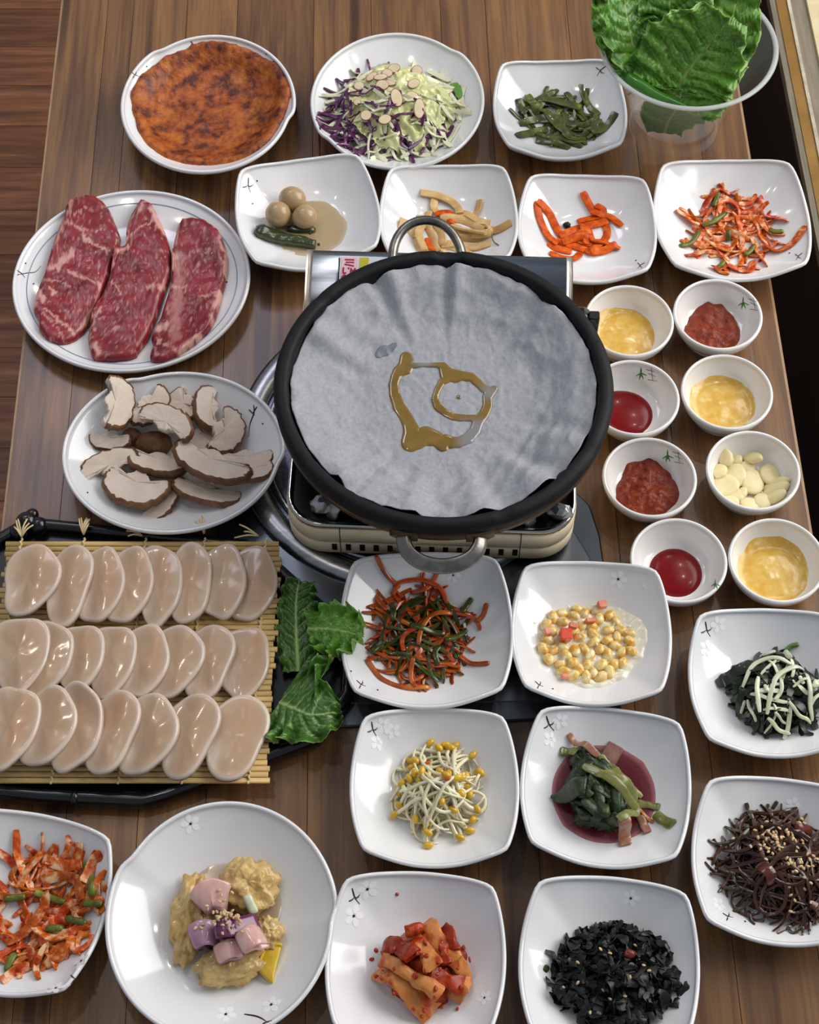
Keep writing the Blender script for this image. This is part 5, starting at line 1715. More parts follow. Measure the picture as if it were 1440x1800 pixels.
s2o = [(780, 135), (830, 155), (865, 210), (905, 290), (940, 400), (940, 500), (900, 640), (860, 760), (810, 880), (760, 960), (740, 995), (650, 1015), (570, 1020), (510, 1000), (490, 950), (480, 870), (500, 780), (545, 690), (590, 580), (620, 470), (640, 390), (690, 360), (695, 280), (720, 210), (750, 170)]
s2v = [([(830, 180), (870, 240), (900, 310)], 24, .8), ([(700, 340), (740, 310), (790, 275), (840, 240)], 9, .8), ([(660, 410), (700, 395)], 30, .85), ([(590, 580), (640, 600), (660, 650)], 12, .75), ([(810, 615), (860, 605), (920, 620)], 20, .65), ([(640, 690), (650, 760)], 7, .6), ([(495, 890), (510, 800), (550, 730)], 16, .7), ([(520, 930), (540, 995)], 30, .85), ([(600, 850), (655, 830)], 14, .6), ([(620, 470), (600, 560)], 9, .6), ([(790, 150), (770, 200)], 16, .6), ([(720, 860), (770, 800)], 6, .5), ([(760, 430), (800, 480)], 5, .5), ([(730, 230), (760, 180)], 10, .6), ([(700, 310), (705, 250)], 10, .6)]
s3o = [(1000, 225), (1080, 230), (1150, 260), (1205, 310), (1240, 390), (1255, 470), (1245, 560), (1225, 640), (1205, 720), (1165, 830), (1110, 900), (1040, 960), (980, 1000), (920, 1025), (850, 1035), (825, 1000), (840, 930), (830, 870), (870, 790), (900, 700), (930, 600), (945, 480), (950, 380), (970, 280)]
s3v = [([(985, 430), (985, 600), (965, 780), (965, 900)], 50, .36), ([(930, 590), (960, 612), (1025, 608)], 14, .8), ([(1205, 330), (1242, 450), (1245, 560)], 16, .7), ([(1210, 640), (1185, 720)], 26, .8), ([(1110, 665), (1200, 640)], 15, .6), ([(860, 830), (905, 825)], 40, .8), ([(985, 985), (1050, 925), (1110, 890)], 24, .85), ([(850, 890), (900, 930), (965, 975)], 13, .7), ([(962, 430), (950, 510)], 16, .7), ([(1005, 230), (972, 295), (958, 370)], 20, .7), ([(1160, 770), (1170, 820)], 18, .7), ([(1060, 420), (1100, 410)], 10, .4), ([(870, 1000), (845, 950)], 14, .6)]
steak('raw marbled beef steak, widest of the three and nearest the left rim', s1o, s1v, 3, 0)
steak('raw marbled beef steak in the middle of the plate', s2o, s2v, 13, .001)
steak('raw beef steak with pale left strip, right one on the plate', s3o, s3v, 23, 0)

# --- shiitake slices
g5 = (.29167, 100, 640)
FLE = mat('mushroom_flesh', 'd6c2b0', 'e4d4c4', 'c0a68c', rough=.55, scale=45, ramp=(.36, .68), bump=.2, bscale=260, sss=.12, sssr=.003, objvar=.04)
SKN = mat('mushroom_skin', '5c3820', '845a3a', 'a87c56', rough=.5, scale=70, ramp=(.34, .64), bump=.5, bscale=220, objvar=.1)
GIL = mat('mushroom_gills', '9a7a54', 'b8966c', rough=.6, scale=30, stretch=(12, 1, 1), bump=.4, bscale=200)
CAPO = [(-1, -.02), (-.97, -.22), (-.82, -.42), (-.55, -.56), (-.2, -.62), (.2, -.62), (.55, -.55), (.82, -.40), (.97, -.2), (1, .0), (.95, .16), (.82, .2), (.72, .1), (.66, .04), (.5, .04), (.3, .10), (.12, .2), (-.1, .22), (-.3, .12), (-.5, .04), (-.66, .04), (-.74, .12), (-.86, .18), (-.96, .1)]
def shroom(label, cx, cy, ln, wd_, ang, tilt=0, roll=0, th=.0062, lift=0, kind='slice', flip=False):
    """ang: turn of the long side in the photo (degrees, clockwise from level); the skin is on the lower side of the outline"""
    p = U(g5[1] + cx * g5[0], g5[2] + cy * g5[0], .030)
    k = mpp(p) * g5[0]
    H = heap('mushroom')
    hl, hw = ln / 2 * k * 1.18, wd_ * k * 1.5
    z = H.top(p.x, p.y, hl * .45, .75)
    O = smooth_path(CAPO + CAPO[:1], 73)[:-1]
    if kind == 'dome': pass
    rnd = random.Random(int(cx * 7 + cy))
    O = O * np.array([1, 1]) + .02 * np.array([[rnd.gauss(0, 1), rnd.gauss(0, 1)] for _ in range(len(O))])
    O[:, 1] = O[:, 1] + .2
    if flip: O[:, 1] *= -1
    M_ = Matrix.Rotation(R(-ang), 3, 'Z') @ Matrix.Rotation(R(roll), 3, 'X') @ Matrix.Rotation(R(tilt), 3, 'Y')
    drop_ = abs(math.sin(R(tilt))) * hl * .55 + abs(math.sin(R(roll))) * hw * .45
    t = thing('mushroom_slice', label, 'mushroom', (p.x, p.y, z + th * .55 + drop_ + lift), 0, 'sliced mushrooms')
    cen = O.mean(axis=0)
    def at(q, s, zz):
        q2 = cen + (q - cen) * s
        return tuple(M_ @ Vector((q2[0] * hl, q2[1] * hw, zz)))
    rings = [[at(q, s, th / 2 + .0004 * fbm(q[0] * 3, q[1] * 3, cx)) for q in O] for s in (.2, .5, .75, .93)] + [[at(q, .985, th / 2 - .0003) for q in O], [at(q, .985, -th / 2 + .0003) for q in O]] + [[at(q, s, -th / 2) for q in O] for s in (.9, .4)]
    build('flesh', *loft(rings), FLE, t)
    # skin wraps the outer curve
    nS = int(len(O) * 11.0 / 24)
    v, f = [], []
    rows = [(.93, th / 2 + .0003), (1.0, th / 2 - .0004), (1.035, 0), (1.0, -th / 2 + .0004), (.965, -th / 2 - .0003)]
    n0 = -2
    idx = list(range(n0, nS + 1))
    for s, zz in rows:
        for i in idx: v.append(at(O[i % len(O)], s, zz))
    m_ = len(idx)
    for a in range(len(rows) - 1):
        for i in range(m_ - 1):
            f.append((a * m_ + i, a * m_ + i + 1, (a + 1) * m_ + i + 1, (a + 1) * m_ + i))
    o = build('cap_skin', v, f, SKN, t)
    H.stamp(p.x, p.y, min(hl, hw) * .6, z + th * .9 + drop_ * .8)
    return t
def cap(label, cx, cy, r, ry, h_, col):
    p = U(g5[1] + cx * g5[0], g5[2] + cy * g5[0], .026)
    k = mpp(p) * g5[0]
    z = heap('mushroom').top(p.x, p.y, .004, .6)
    blob('mushroom_piece', label, 'mushroom', 'mushroom caps and stems', (p.x, p.y, z + h_ * .5), r * k, ry * k, h_, col, cx, .10, 2, 0, 16, 24)
    heap('mushroom').stamp(p.x, p.y, r * k * .6, z + h_ * 1.2)
cap('brown domed mushroom cap among the slices', 575, 440, 115, 80, .012, SKN)
cap('dark brown mushroom stem under the left half-moon slice', 470, 680, 70, 40, .007, GIL)
cap('brown mushroom stem chunk beside the upright slice', 440, 400, 60, 55, .008, SKN)
cap('dark mushroom cap piece hidden under the middle slices', 920, 545, 70, 60, .008, SKN)
for a in [
    ('pale mushroom slice lying at the back of the bowl', 560, 250, 260, 130, -45, 0, 20), ('rounded pale mushroom slice at the back middle', 742, 235, 200, 150, 60, 0, 15), ('small pale mushroom slice tucked behind the dark cap', 650, 320, 240, 90, 15, 0, 0),
    ('upright brown-backed mushroom slice at the back left', 378, 265, 310, 150, -88, 0, 28, .008, 0, 'slice'), ('upright mushroom slice with thick brown edge at back right', 895, 255, 260, 120, 86, 0, -25, .009),
    ('mushroom slice half hidden at the far left', 310, 440, 220, 90, 5, 0, 10), ('long arched mushroom slice at the left of the bowl', 305, 570, 320, 120, -24, 0, 12, .006, 0, 'slice', True), ('narrow mushroom stalk slice at the front', 625, 795, 250, 110, -60, 0, 0),
    ('half-moon mushroom slice at the front left', 462, 740, 345, 200, 18, 0, -10, .008, .003), ('mushroom slice under the longest slice at the front', 890, 755, 380, 130, 17, 0, -20), ('lower mushroom slice at the right rim', 1195, 660, 200, 100, -12, 0, -10),
    ('half-moon mushroom slice at the right of the bowl', 1135, 575, 300, 130, -2, 0, -14), ('curled mushroom slice right of the middle', 895, 430, 190, 150, 20, 0, -10, .008), ('upright half-moon mushroom slice near the printed twig', 1030, 410, 270, 150, -70, 0, 20, .009, .004, 'slice'),
    ('bright white bar-shaped mushroom slice in the middle', 685, 385, 310, 130, 30, 0, 10, .007, .004, 'slice', True), ('mushroom slice showing brown gills in the middle', 600, 580, 320, 150, 12, 0, -22, .008, .004), ('longest mushroom slice lying across the front right', 920, 630, 430, 170, 27, 0, -14, .008, .005)]:
    shroom(*a)
p = U(100 + 590 * .29167, 640 + 590 * .29167, .05)

# --- cabbage salad
DRS = mat('pale_green_dressing', 'cdd08c', 'd8dba2', 'e2e4b8', rough=.2, coat=.5, scale=40, ramp=(.3, .65), sss=.15)
PUR = mat('purple_cabbage', '3f1238', '6b2560', 'c9a2c0', rough=.3, coat=.3, scale=90, ramp=(.40, .62))
WCB = mat('white_cabbage', 'd8d8b4', 'e6e4c8', 'c4cf94', rough=.3, coat=.3, scale=60, ramp=(.35, .65), sss=.1)
def mound(u, v, x, y):
    r = math.hypot(u, v)
    return .035 * max(0, 1 - r * r) ** .8 + .003 * fbm(x * 70, y * 70, 4) if r < 1 else -.04 * (r - 1)
field('salad', (690, 196, 104, 72), .020, 'salad_dressing', 'pale green creamy dressing covering the cabbage salad', 'dressing', DRS, mound)
pile('salad', 110, (690, 196, 112, 80), .022, (.018, .045), (.0012, .0026), (.0005, .0009), PUR, 'purple_cabbage_shreds', 'purple cabbage shreds tangled in the salad', 'cabbage', None, 81, 30, 3, 5, .3, stuff=True, roll=R(60), npt=10)
pile('salad', 130, (695, 188, 116, 78), .030, (.018, .045), (.0016, .0036), (.0005, .0009), WCB, 'white_cabbage_shreds', 'cream white cabbage shreds tangled in the salad', 'cabbage', None, 82, 30, 3, 5, .3, stuff=True, roll=R(60), npt=10)
pile('salad', 70, (668, 220, 112, 50), .024, (.018, .04), (.0012, .0026), (.0005, .0009), PUR, 'purple_cabbage_shreds', 'purple cabbage shreds along the front of the salad', 'cabbage', None, 83, 30, 3, 5, .2, stuff=True, roll=R(60), npt=10)
def drizzle(u, v, x, y):
    r = math.hypot(u, v)
    n_ = noise.noise(Vector((x * 70, y * 55, 2))) + .5 * noise.noise(Vector((x * 160, y * 120, 5)))
    return min(.0035, .009 * (n_ + .34) - .006 * max(0, r - .55)) if r < 1 else -.01
field('salad', (702, 168, 98, 72), .045, 'dressing_drizzle', 'thick pale green dressing poured over the top of the salad', 'dressing', DRS, drizzle, step=.0011)
pile('salad', 26, (705, 215, 90, 52), .034, (.014, .03), (.0010, .0022), (.0005, .0009), WCB, 'white_cabbage_shreds', 'white cabbage shreds on the dressing of the salad', 'cabbage', None, 85, 25, 3, 5, .1, stuff=True, roll=R(60), npt=10)
pile('salad', 26, (660, 215, 90, 50), .034, (.014, .03), (.0010, .0024), (.0005, .0009), PUR, 'purple_cabbage_shreds', 'purple cabbage shreds poking through the dressing', 'cabbage', None, 86, 25, 3, 5, .1, stuff=True, roll=R(60), npt=10)
ALM = mat('sliced_almond', 'd9c09a', 'e4d0b0', rough=.45, scale=60, objvar=.05)
ALR = mat('almond_skin', '8d5a34', rough=.5)
alm = [(890, 210, 50, 48, 0), (705, 475, 52, 88, -12), (910, 575, 50, 95, 0), (860, 350, 62, 38, -30), (845, 450, 60, 45, 0), (575, 365, 62, 46, 10), (600, 715, 62, 45, -30), (430, 690, 52, 46, 20), (365, 355, 48, 40, 0), (640, 345, 62, 28, 12), (560, 290, 65, 28, -10), (480, 280, 62, 30, -40), (680, 210, 60, 40, -20), (620, 250, 50, 36, 0), (350, 545, 34, 30, 0)]
for i, (x, y, a, b, an) in enumerate(alm):
    p = U(560 + x * .19444, 80 + y * .19444, .05)
    z = heap('salad').top(p.x, p.y, .004, .8)
    p = U(560 + x * .19444, 80 + y * .19444, z)
    z = heap('salad').top(p.x, p.y, .004, .7)
    k = mpp(p) * .19444
    t = thing('almond_slice', 'thin oval almond slice on top of the cabbage salad', 'almond', (p.x, p.y, z + .0012), R(-an), 'almond slices')
    t.rotation_euler = (.35 + random.uniform(-.2, .2), random.uniform(-.2, .2), R(-an))
    n = 24
    def oval(s, zz): return [(a * k * s * math.cos(2 * math.pi * j / n), b * k * 1.1 * s * math.sin(2 * math.pi * j / n), zz) for j in range(n)]
    build('nut', *loft([oval(.3, .0007), oval(.8, .0007), oval(.97, .0006), oval(.97, -.0006), oval(.5, -.0006)]), ALM, t)
    v, f = [], []
    for s, zz in ((.95, .00075), (1.0, .0007), (1.0, -.0007), (.95, -.00075)): v += oval(s, zz)
    for q in range(3):
        for j in range(n): f.append((q * n + j, q * n + (j + 1) % n, (q + 1) * n + (j + 1) % n, (q + 1) * n + j))
    build('skin', v, f, ALR, t)
P = px_path([(1215, 310), (1250, 370), (1290, 460)], .19444, 560, 80, .026, 12)
strip('salad', P, .0045, .0006, LETT, 'lettuce_shred', 'bright green leaf shred at the right of the cabbage salad', 'lettuce', None, 3)

# --- pickled leaf stems in red broth
pool('leafred', 1066, 1396, 125, 122, .0046, 'red_broth', 'clear wine red pickle broth pooled in the square dish', 'broth', mat('wine_red_broth', '4a060c', '5a0c14', rough=.06, coat=.4, scale=14, alpha=.95, attr='shallow', attrcol='c07a80'), 0, 1, True)
g9 = (1 / 6, 960, 1260)
LFD = mat('wilted_dark_leaf', '16240e', '2c4018', '5c6e3a', rough=.4, coat=.15, scale=110, ramp=(.34, .64), bump=.8, bscale=160, objvar=.15)
STG = mat('pickled_stem', '5a5e26', '80823e', '946c44', rough=.3, coat=.4, scale=40, ramp=(.34, .62), bump=.25, bscale=200, objvar=.12)
STP = mat('pinkish_pickled_stem', '8a5a48', 'a87a5e', '8f8a4a', rough=.3, coat=.4, scale=40, ramp=(.34, .62), bump=.25, bscale=200)
def crump(u, v, x, y, sd_=1, hh=.014):
    a = math.atan2(v, u)
    r = math.hypot(u, v) / (1 + .16 * fbm(math.cos(a) * 2.2, math.sin(a) * 2.2, sd_))
    return hh * max(0, 1 - r * r) ** .6 * (.8 + .9 * abs(fbm(x * 70, y * 70, sd_))) + .002 * (1 - 2 * abs(noise.noise(Vector((x * 190, y * 190, sd_))))) + .004 * (1 - 3 * abs(noise.noise(Vector((x * 95, y * 95, sd_ + 9))))) * max(0, 1 - r) ** .3 if r < 1 else -.04 * (r - 1)
field('leafred', (960 + 590 / 6, 1260 + 880 / 6, 54, 47), .020, 'wilted_leaf', 'crumpled dark green wilted leaf mass in the red broth', 'leaf', LFD, lambda u, v, x, y: crump(u, v, x, y, 2, .016))
field('leafred', (960 + 440 / 6, 1260 + 450 / 6, 30, 33), .022, 'wilted_leaf', 'dark wilted leaf wrapped round the far pink stem', 'leaf', LFD, lambda u, v, x, y: crump(u, v, x, y, 6, .014))
pile('leafred', 46, (960 + 560 / 6, 1260 + 780 / 6, 52, 58), .028, (.012, .03), (.003, .0065), (.0003, .0006), LFD, 'wilted_leaf_folds', 'wrinkled folds of dark wilted leaf under the stems', 'leaf', None, 121, 40, 2.4, 4, .3, stuff=True, roll=R(60), npt=9, jit=.0018)
P = px_path([(60, 820), (180, 830), (300, 810), (400, 820)], *g9, .020, 16)
strip('leafred', P, .008, .002, LFD, 'wilted_leaf', 'pointed dark leaf tip at the left of the red broth', 'leaf', None, 2.4, 10, 8, .2, wf=lambda t: .0085 * min(1, .12 + t * 2.2), jit=.0012)
for i, (l, w_, m_, lb) in enumerate((
        ([(250, 130), (330, 230), (420, 310), (560, 430)], 30, STP, 'pink stem standing up at the far side of the red broth'), ([(165, 290), (250, 300), (335, 350)], 42, STG, 'short olive stem at the far left of the red broth'),
        ([(1010, 960), (1060, 1060), (1105, 1155)], 42, STP, 'brownish stem end at the right of the red broth'), ([(980, 835), (1100, 850), (1225, 880)], 36, STG, 'pale stem end sticking out to the right'), ([(1180, 960), (1260, 1040), (1350, 1125)], 48, STG, 'pale green stem end nearest the right rim of the dish'),
        ([(800, 1080), (845, 1190), (870, 1290)], 58, STP, 'wide split stem end at the front of the red broth'), ([(560, 420), (700, 560), (850, 640), (1045, 762)], 32, STG, 'thin stem running behind the thick green stem'), ([(600, 630), (800, 720), (970, 815)], 55, STG, 'thickest light green stem lying across the leaves'),
        ([(385, 550), (520, 620), (700, 720), (850, 850), (965, 945), (880, 1030), (745, 1112)], 42, STG, 'long green stem bent back on itself in the red broth'), ([(1000, 885), (1080, 970), (1165, 1050)], 14, mat('orange_rib', 'b06a2c', rough=.3), 'thin orange rib at the right end of the stems'))):
    strip('leafred', px_path(l, *g9, .030, 22), w_ * mpp(U(1070, 1390, .03)) / 6 * 1.25, w_ * mpp(U(1070, 1390, .03)) / 6 * .38, m_, 'pickled_stem_piece', lb, 'stem', 'pickled stems in red broth', 3, 12, 10, .15, jit=.0013)
p = U(960 + 690 / 6, 1260 + 395 / 6, .014)
o = MB().box(-.0075, .0075, -.010, .010, -.002, .0018, .001).out('radish_piece', mat('pink_radish', '7a4a44', '9a7064', rough=.2, coat=.4, scale=90, sss=.1))
o.location = (p.x, p.y, heap('leafred').h(p.x, p.y) + .0006); o.rotation_euler = (.06, .1, R(-30))
tag(o, 'translucent pinkish radish piece lying in the red broth', 'radish')

# --- greens with radish strips
g10 = (.3557, 1180, 1060)
DKG = mat('chopped_dark_greens', '0b180a', '1a2c12', '3c5424', rough=.35, coat=.25, scale=90, ramp=(.36, .64), bump=.5, bscale=200)
WRD = mat('white_radish_strip', 'c2c6a2', 'd6d9c0', 'a4b478', rough=.25, coat=.4, scale=50, ramp=(.35, .66), objvar=.08, sss=.1, sssr=.003)
field('radish', (1373, 1212, 66, 60), .022, 'chopped_greens', 'dark green chopped leaves heaped under the radish strips', 'greens', DKG, lambda u, v, x, y: crump(u, v, x, y, 4, .017))
pile('radish', 120, (1372, 1212, 78, 70), .024, (.012, .03), (.0022, .0042), (.0004, .0008), DKG, 'chopped_green_shreds', 'loose dark green leaf shreds around the radish strips', 'greens', None, 91, 40, 3, 4, .2, stuff=True, roll=R(70), npt=8, jit=.001)
pile('radish', 14, (1374, 1210, 72, 62), .030, (.014, .032), (.0010, .0022), (.0006, .0012), WRD, 'radish_strip', 'thin pale radish shred mixed into the dark greens', 'radish', 'thin radish shreds', 93, 30, 4, 6, .3, roll=R(50), npt=10)
for x, y in ((300, 350), (280, 375), (340, 345)):
    strip('radish', px_path([(x - 50, y + 15), (x, y), (x + 50, y - 10)], *g10, .018, 8), .0048, .0008, DKG, 'leaf_piece', 'dark leaf piece at the left end of the radish greens', 'leaf', 'leaf pieces left of the radish greens', 3, 8, 5, .2, jit=.0015)
for l, w_ in (([(430, 365), (422, 440), (440, 535)], 15), ([(375, 455), (362, 505)], 9), ([(540, 380), (542, 440), (510, 482)], 12), ([(480, 560), (540, 595), (605, 612)], 13), ([(510, 545), (580, 570)], 9), ([(580, 490), (640, 540), (705, 562)], 12), ([(700, 420), (735, 408)], 9), ([(630, 368), (655, 402)], 14), ([(560, 235), (592, 275)], 20), ([(450, 240), (520, 228)], 12),
              ([(665, 340), (685, 420), (692, 490), (712, 552)], 15), ([(360, 398), (400, 310), (460, 275), (530, 275), (592, 306)], 14), ([(475, 548), (490, 450), (520, 370), (590, 325), (665, 306)], 16), ([(385, 460), (400, 520), (430, 560)], 10), ([(600, 420), (640, 390), (670, 380)], 9), ([(460, 410), (470, 445)], 12)):
    k = mpp(U(1370, 1210, .03)) * .3557
    strip('radish', px_path(l, *g10, .034, 18), w_ * k * .8, .0011, WRD, 'radish_strip', 'pale radish strip curling over the dark greens', 'radish', 'radish strips', 3.4, 8, 8, .15, roll=R(random.uniform(-25, 25)), wf=taper(w_ * k * .8, .6, .2))
strip('radish', px_path([(570, 225), (600, 190), (640, 184)], *g10, .026, 10), .0022, .0018, SCA, 'green_stalk', 'short green stalk at the far side of the radish greens', 'greens', None)

# --- sesame
SES = mat('toasted_sesame', 'c9a678', 'd9bd94', 'e6d2b2', rough=.45, scale=120, objvar=.15)
ses_mesh = None
def sesame(key, pts, label, group):
    global ses_mesh
    for px, py in pts:
        z = .03
        for _ in range(2):
            p = U(px, py, z)
            z = heap(key).top(p.x, p.y, .0015, .6)
        p = U(px, py, z)
        if ses_mesh is None:
            o = blob('sesame_seed', label, 'sesame', group, (p.x, p.y, z + .0006), .0019, .00115, .0008, SES, 1, .08, 1, 0, 7, 10)
            ses_mesh = o.data
        else:
            o = bpy.data.objects.new('sesame_seed', ses_mesh)
            COL.objects.link(o)
            tag(o, label, 'sesame', group)
        o.location = (p.x, p.y, z + .0006)
        o.rotation_euler = (random.uniform(-.4, .4), random.uniform(-.4, .4), random.uniform(0, 6.28))
        heap(key).stamp(p.x, p.y, .0012, z + .0011)

def gauss_pts(cx, cy, rx, ry, n, seed, ox=0, oy=0, sc=1):
    r_ = random.Random(seed)
    return [(ox + sc * r_.gauss(cx, rx), oy + sc * r_.gauss(cy, ry)) for _ in range(n)]

# --- braised kelp
KLP = mat('braised_kelp', '2e160a', '4e2a16', '704224', rough=.25, coat=.35, scale=60, ramp=(.36, .64))
KLG = mat('green_brown_kelp', '2c2410', '43381c', '5a4c2a', rough=.25, coat=.4, scale=60, ramp=(.36, .64))
k11 = (.3557, 1180, 1060)
field('kelp', (1376, 1526, 84, 74), .022, 'kelp_mass', 'dark brown glossy kelp packed at the bottom of its dish', 'kelp', KLP, lambda u, v, x, y: crump(u, v, x, y, 8, .016), kind='stuff')
pile('kelp', 170, (1374, 1524, 108, 96), .026, (.03, .08), (.0009, .0019), (.0005, .0010), KLP, 'kelp_strands', 'thin dark brown braised kelp strands in a tangle', 'kelp', None, 101, 45, 3, 6, .35, stuff=True, roll=R(50), npt=16)
for l, w_ in (([(375, 980), (390, 1020), (405, 1060)], 12), ([(185, 1165), (230, 1180), (290, 1180)], 8), ([(270, 1090), (310, 1110), (350, 1140)], 8), ([(530, 970), (510, 1000)], 10), ([(630, 1000), (580, 1010), (540, 1035)], 7), ([(255, 1395), (300, 1405), (340, 1410)], 9), ([(310, 1510), (350, 1505), (385, 1470)], 8), ([(390, 1510), (395, 1550), (420, 1580)], 9), ([(580, 1590), (605, 1625), (650, 1600)], 8), ([(650, 1640), (650, 1600)], 7), ([(305, 1330), (330, 1400), (400, 1440)], 7), ([(320, 1240), (330, 1180), (380, 1120)], 8), ([(485, 980), (490, 1020), (500, 1050)], 9), ([(240, 1300), (280, 1325), (320, 1340)], 9)):
    k = mpp(U(1370, 1520, .03)) * .3557
    strip('kelp', px_path(l, *k11, .024, 12), w_ * k, w_ * k * .4, KLG, 'kelp_strip', 'loose greenish brown kelp strip at the edge of the tangle', 'kelp', 'loose kelp strips', 3, 8, 6, .2)
for l, w_ in (([(430, 1300), (470, 1340), (500, 1390)], 32), ([(620, 1080), (680, 1090), (720, 1110)], 22), ([(690, 1480), (731, 1500)], 22)):
    k = mpp(U(1370, 1520, .03)) * .3557
    strip('kelp', px_path(l, *k11, .036, 10), w_ * k, .0012, mat('red_brown_flake', '3c140a', '6a2a14', rough=.25, coat=.4, scale=60), 'pepper_flake', 'red brown translucent flake lying on the kelp', 'flake', 'red brown flakes on the kelp', 3, 8, 6, .2, jit=.001)
pts = gauss_pts(530, 1170, 62, 42, 62, 3, 1180, 1060, .3557) + gauss_pts(630, 1290, 50, 30, 26, 4, 1180, 1060, .3557) + [(1180 + a * .3557, 1060 + b * .3557) for a, b in ((490, 1310), (580, 1405), (590, 1445), (660, 1415), (690, 1385), (590, 1525), (690, 1480), (610, 1470), (640, 1350), (480, 1230))]
sesame('kelp', pts, 'toasted sesame seed scattered on the brown kelp', 'sesame on the kelp')

# --- black seaweed
BSW = mat('black_seaweed', '070809', '0c0e10', '16191d', rough=.5, coat=.1, scale=90, ramp=(.4, .66), bump=.5, bscale=200)
field('seaweed', (1085, 1718, 78, 70), .020, 'seaweed_heap', 'black seaweed flakes packed in the middle of the dish', 'seaweed', BSW, lambda u, v, x, y: crump(u, v, x, y, 5, .016), kind='stuff')
pile('seaweed', 520, (1084, 1712, 112, 92), .022, (.006, .014), (.0018, .0046), (.0002, .0004), BSW, 'seaweed_flakes', 'loose crumpled black seaweed flakes', 'seaweed', None, 111, 60, 3, 3, .1, stuff=True, roll=R(90), npt=7, jit=.0034, wig=.9)
g12 = (.47222, 560, 1520)
sesame('seaweed', [(560 + a * .47222, 1520 + b * .47222) for a, b in ((1050, 315), (1085, 330), (965, 365), (1060, 468), (910, 455), (1190, 355), (1210, 375), (1085, 500), (1140, 490), (1012, 550), (1230, 395), (965, 440), (1160, 420), (1180, 300))], 'toasted sesame seed on the black seaweed', 'sesame on the seaweed')
for l in ([(1275, 355), (1290, 335), (1293, 315)], [(1140, 540), (1148, 565), (1150, 590)], [(1185, 560), (1190, 590), (1215, 592)]):
    strip('seaweed', px_path(l, *g12, .018, 8), .0013, .0005, BSW, 'seaweed_wisp', 'thin black seaweed wisp curling out of the heap', 'seaweed', 'seaweed wisps', 3)
strip('seaweed', px_path([(838, 380), (855, 388)], *g12, .018, 5), .003, .0005, LFD, 'green_speck', 'tiny green leaf speck at the left inside the seaweed dish', 'speck', None, jit=.001)
blob('chilli_bit', 'small dark red chilli bit in the black seaweed', 'chilli', None, tuple(U(560 + 1155 * .47222, 1520 + 335 * .47222, .034))[:2] + (heap('seaweed').top(*tuple(U(560 + 1155 * .47222, 1520 + 335 * .47222, .034))[:2], .003, .7),), .005, .004, .002, mat('dark_red_bit', '6a2416', rough=.3), 3, .3, 2, 0, 8, 12)

# --- cabbage kimchi
KST = mat('kimchi_stalk', 'c87c3e', 'd08644', 'a8340c', rough=.35, coat=.15, spec=.35, scale=60, stretch=(1, .6, 1), ramp=(.36, .50), bump=.6, bscale=190, objvar=.06)
KRD = mat('kimchi_red_leaf', '8c2406', 'ac3a10', 'cc6c2e', rough=.35, coat=.1, spec=.3, scale=60, ramp=(.36, .64), bump=.5, bscale=180, objvar=.08)
field('kimchi', (750, 1692, 70, 66), .022, 'kimchi_leaf', 'crumpled red cabbage leaves at the bottom of the kimchi', 'kimchi', KRD, lambda u, v, x, y: crump(u, v, x, y, 7, .022))
kk = mpp(U(740, 1690, .04)) * .47222
def slab(l, w_, m_, lb, th=.0019, jit=.0022, roll=0, ripple=0, wf=None):
    P = px_path(l, *g12, .040, 24)
    strip('kimchi', P, w_ * kk, th, m_, 'kimchi_leaf', lb, 'kimchi', 'kimchi pieces', 3, 16, 6, .3, roll=roll, wf=wf or (lambda t: w_ * kk * (.85 + .15 * math.sin(6 * t + w_))), tf=const(th), jit=jit)
slab([(500, 330), (550, 390), (500, 470)], 40, KST, 'folded orange kimchi leaf at the right corner')
slab([(420, 395), (480, 420), (540, 430)], 40, KRD, 'red kimchi leaf tucked under the right side')
slab([(230, 350), (330, 450), (425, 525)], 52, KST, 'largest pale kimchi stalk slab along the front left')
slab([(240, 330), (340, 400), (450, 465)], 34, KST, 'second kimchi stalk slab lying on the front slab', .003)
slab([(360, 270), (400, 320), (430, 385)], 40, KST, 'short kimchi stalk slab in the middle')
slab([(400, 190), (430, 250), (480, 310), (510, 350)], 44, KST, 'broad kimchi leaf standing at the far corner', roll=R(-12))
slab([(470, 210), (495, 260), (505, 310)], 26, KRD, 'thin red kimchi leaf edge at the far right', roll=R(-30))
slab([(255, 275), (300, 290), (350, 340)], 40, KRD, 'crumpled red kimchi leaf at the far left corner', .004, .003)
slab([(330, 250), (370, 235), (390, 225)], 26, KRD, 'small red kimchi leaf behind the stalks', .004, .0025)
slab([(460, 300), (470, 340), (480, 370)], 22, KRD, 'narrow red kimchi leaf between the stalk slabs', .003, .002)
FLK = mat('red_chilli_flake', 'a83614', rough=.35)
for px, py in gauss_pts(355, 390, 100, 90, 34, 21, 560, 1520, .47222) + [(560 + a * .47222, 1520 + b * .47222) for a, b in ((385, 570), (355, 540), (280, 480), (215, 430), (530, 455))]:
    p = U(px, py, .03)
    z = heap('kimchi').top(p.x, p.y, .001, .5)
    p = U(px, py, z)
    z = heap('kimchi').h(p.x, p.y)
    blob('chilli_flake', 'tiny red chilli flake on the cabbage kimchi', 'chilli flake', 'chilli flakes on the kimchi', (p.x, p.y, z), random.uniform(.0012, .003), random.uniform(.001, .002), .0012, FLK, px, .3, 2, random.uniform(0, 6), 6, 8)

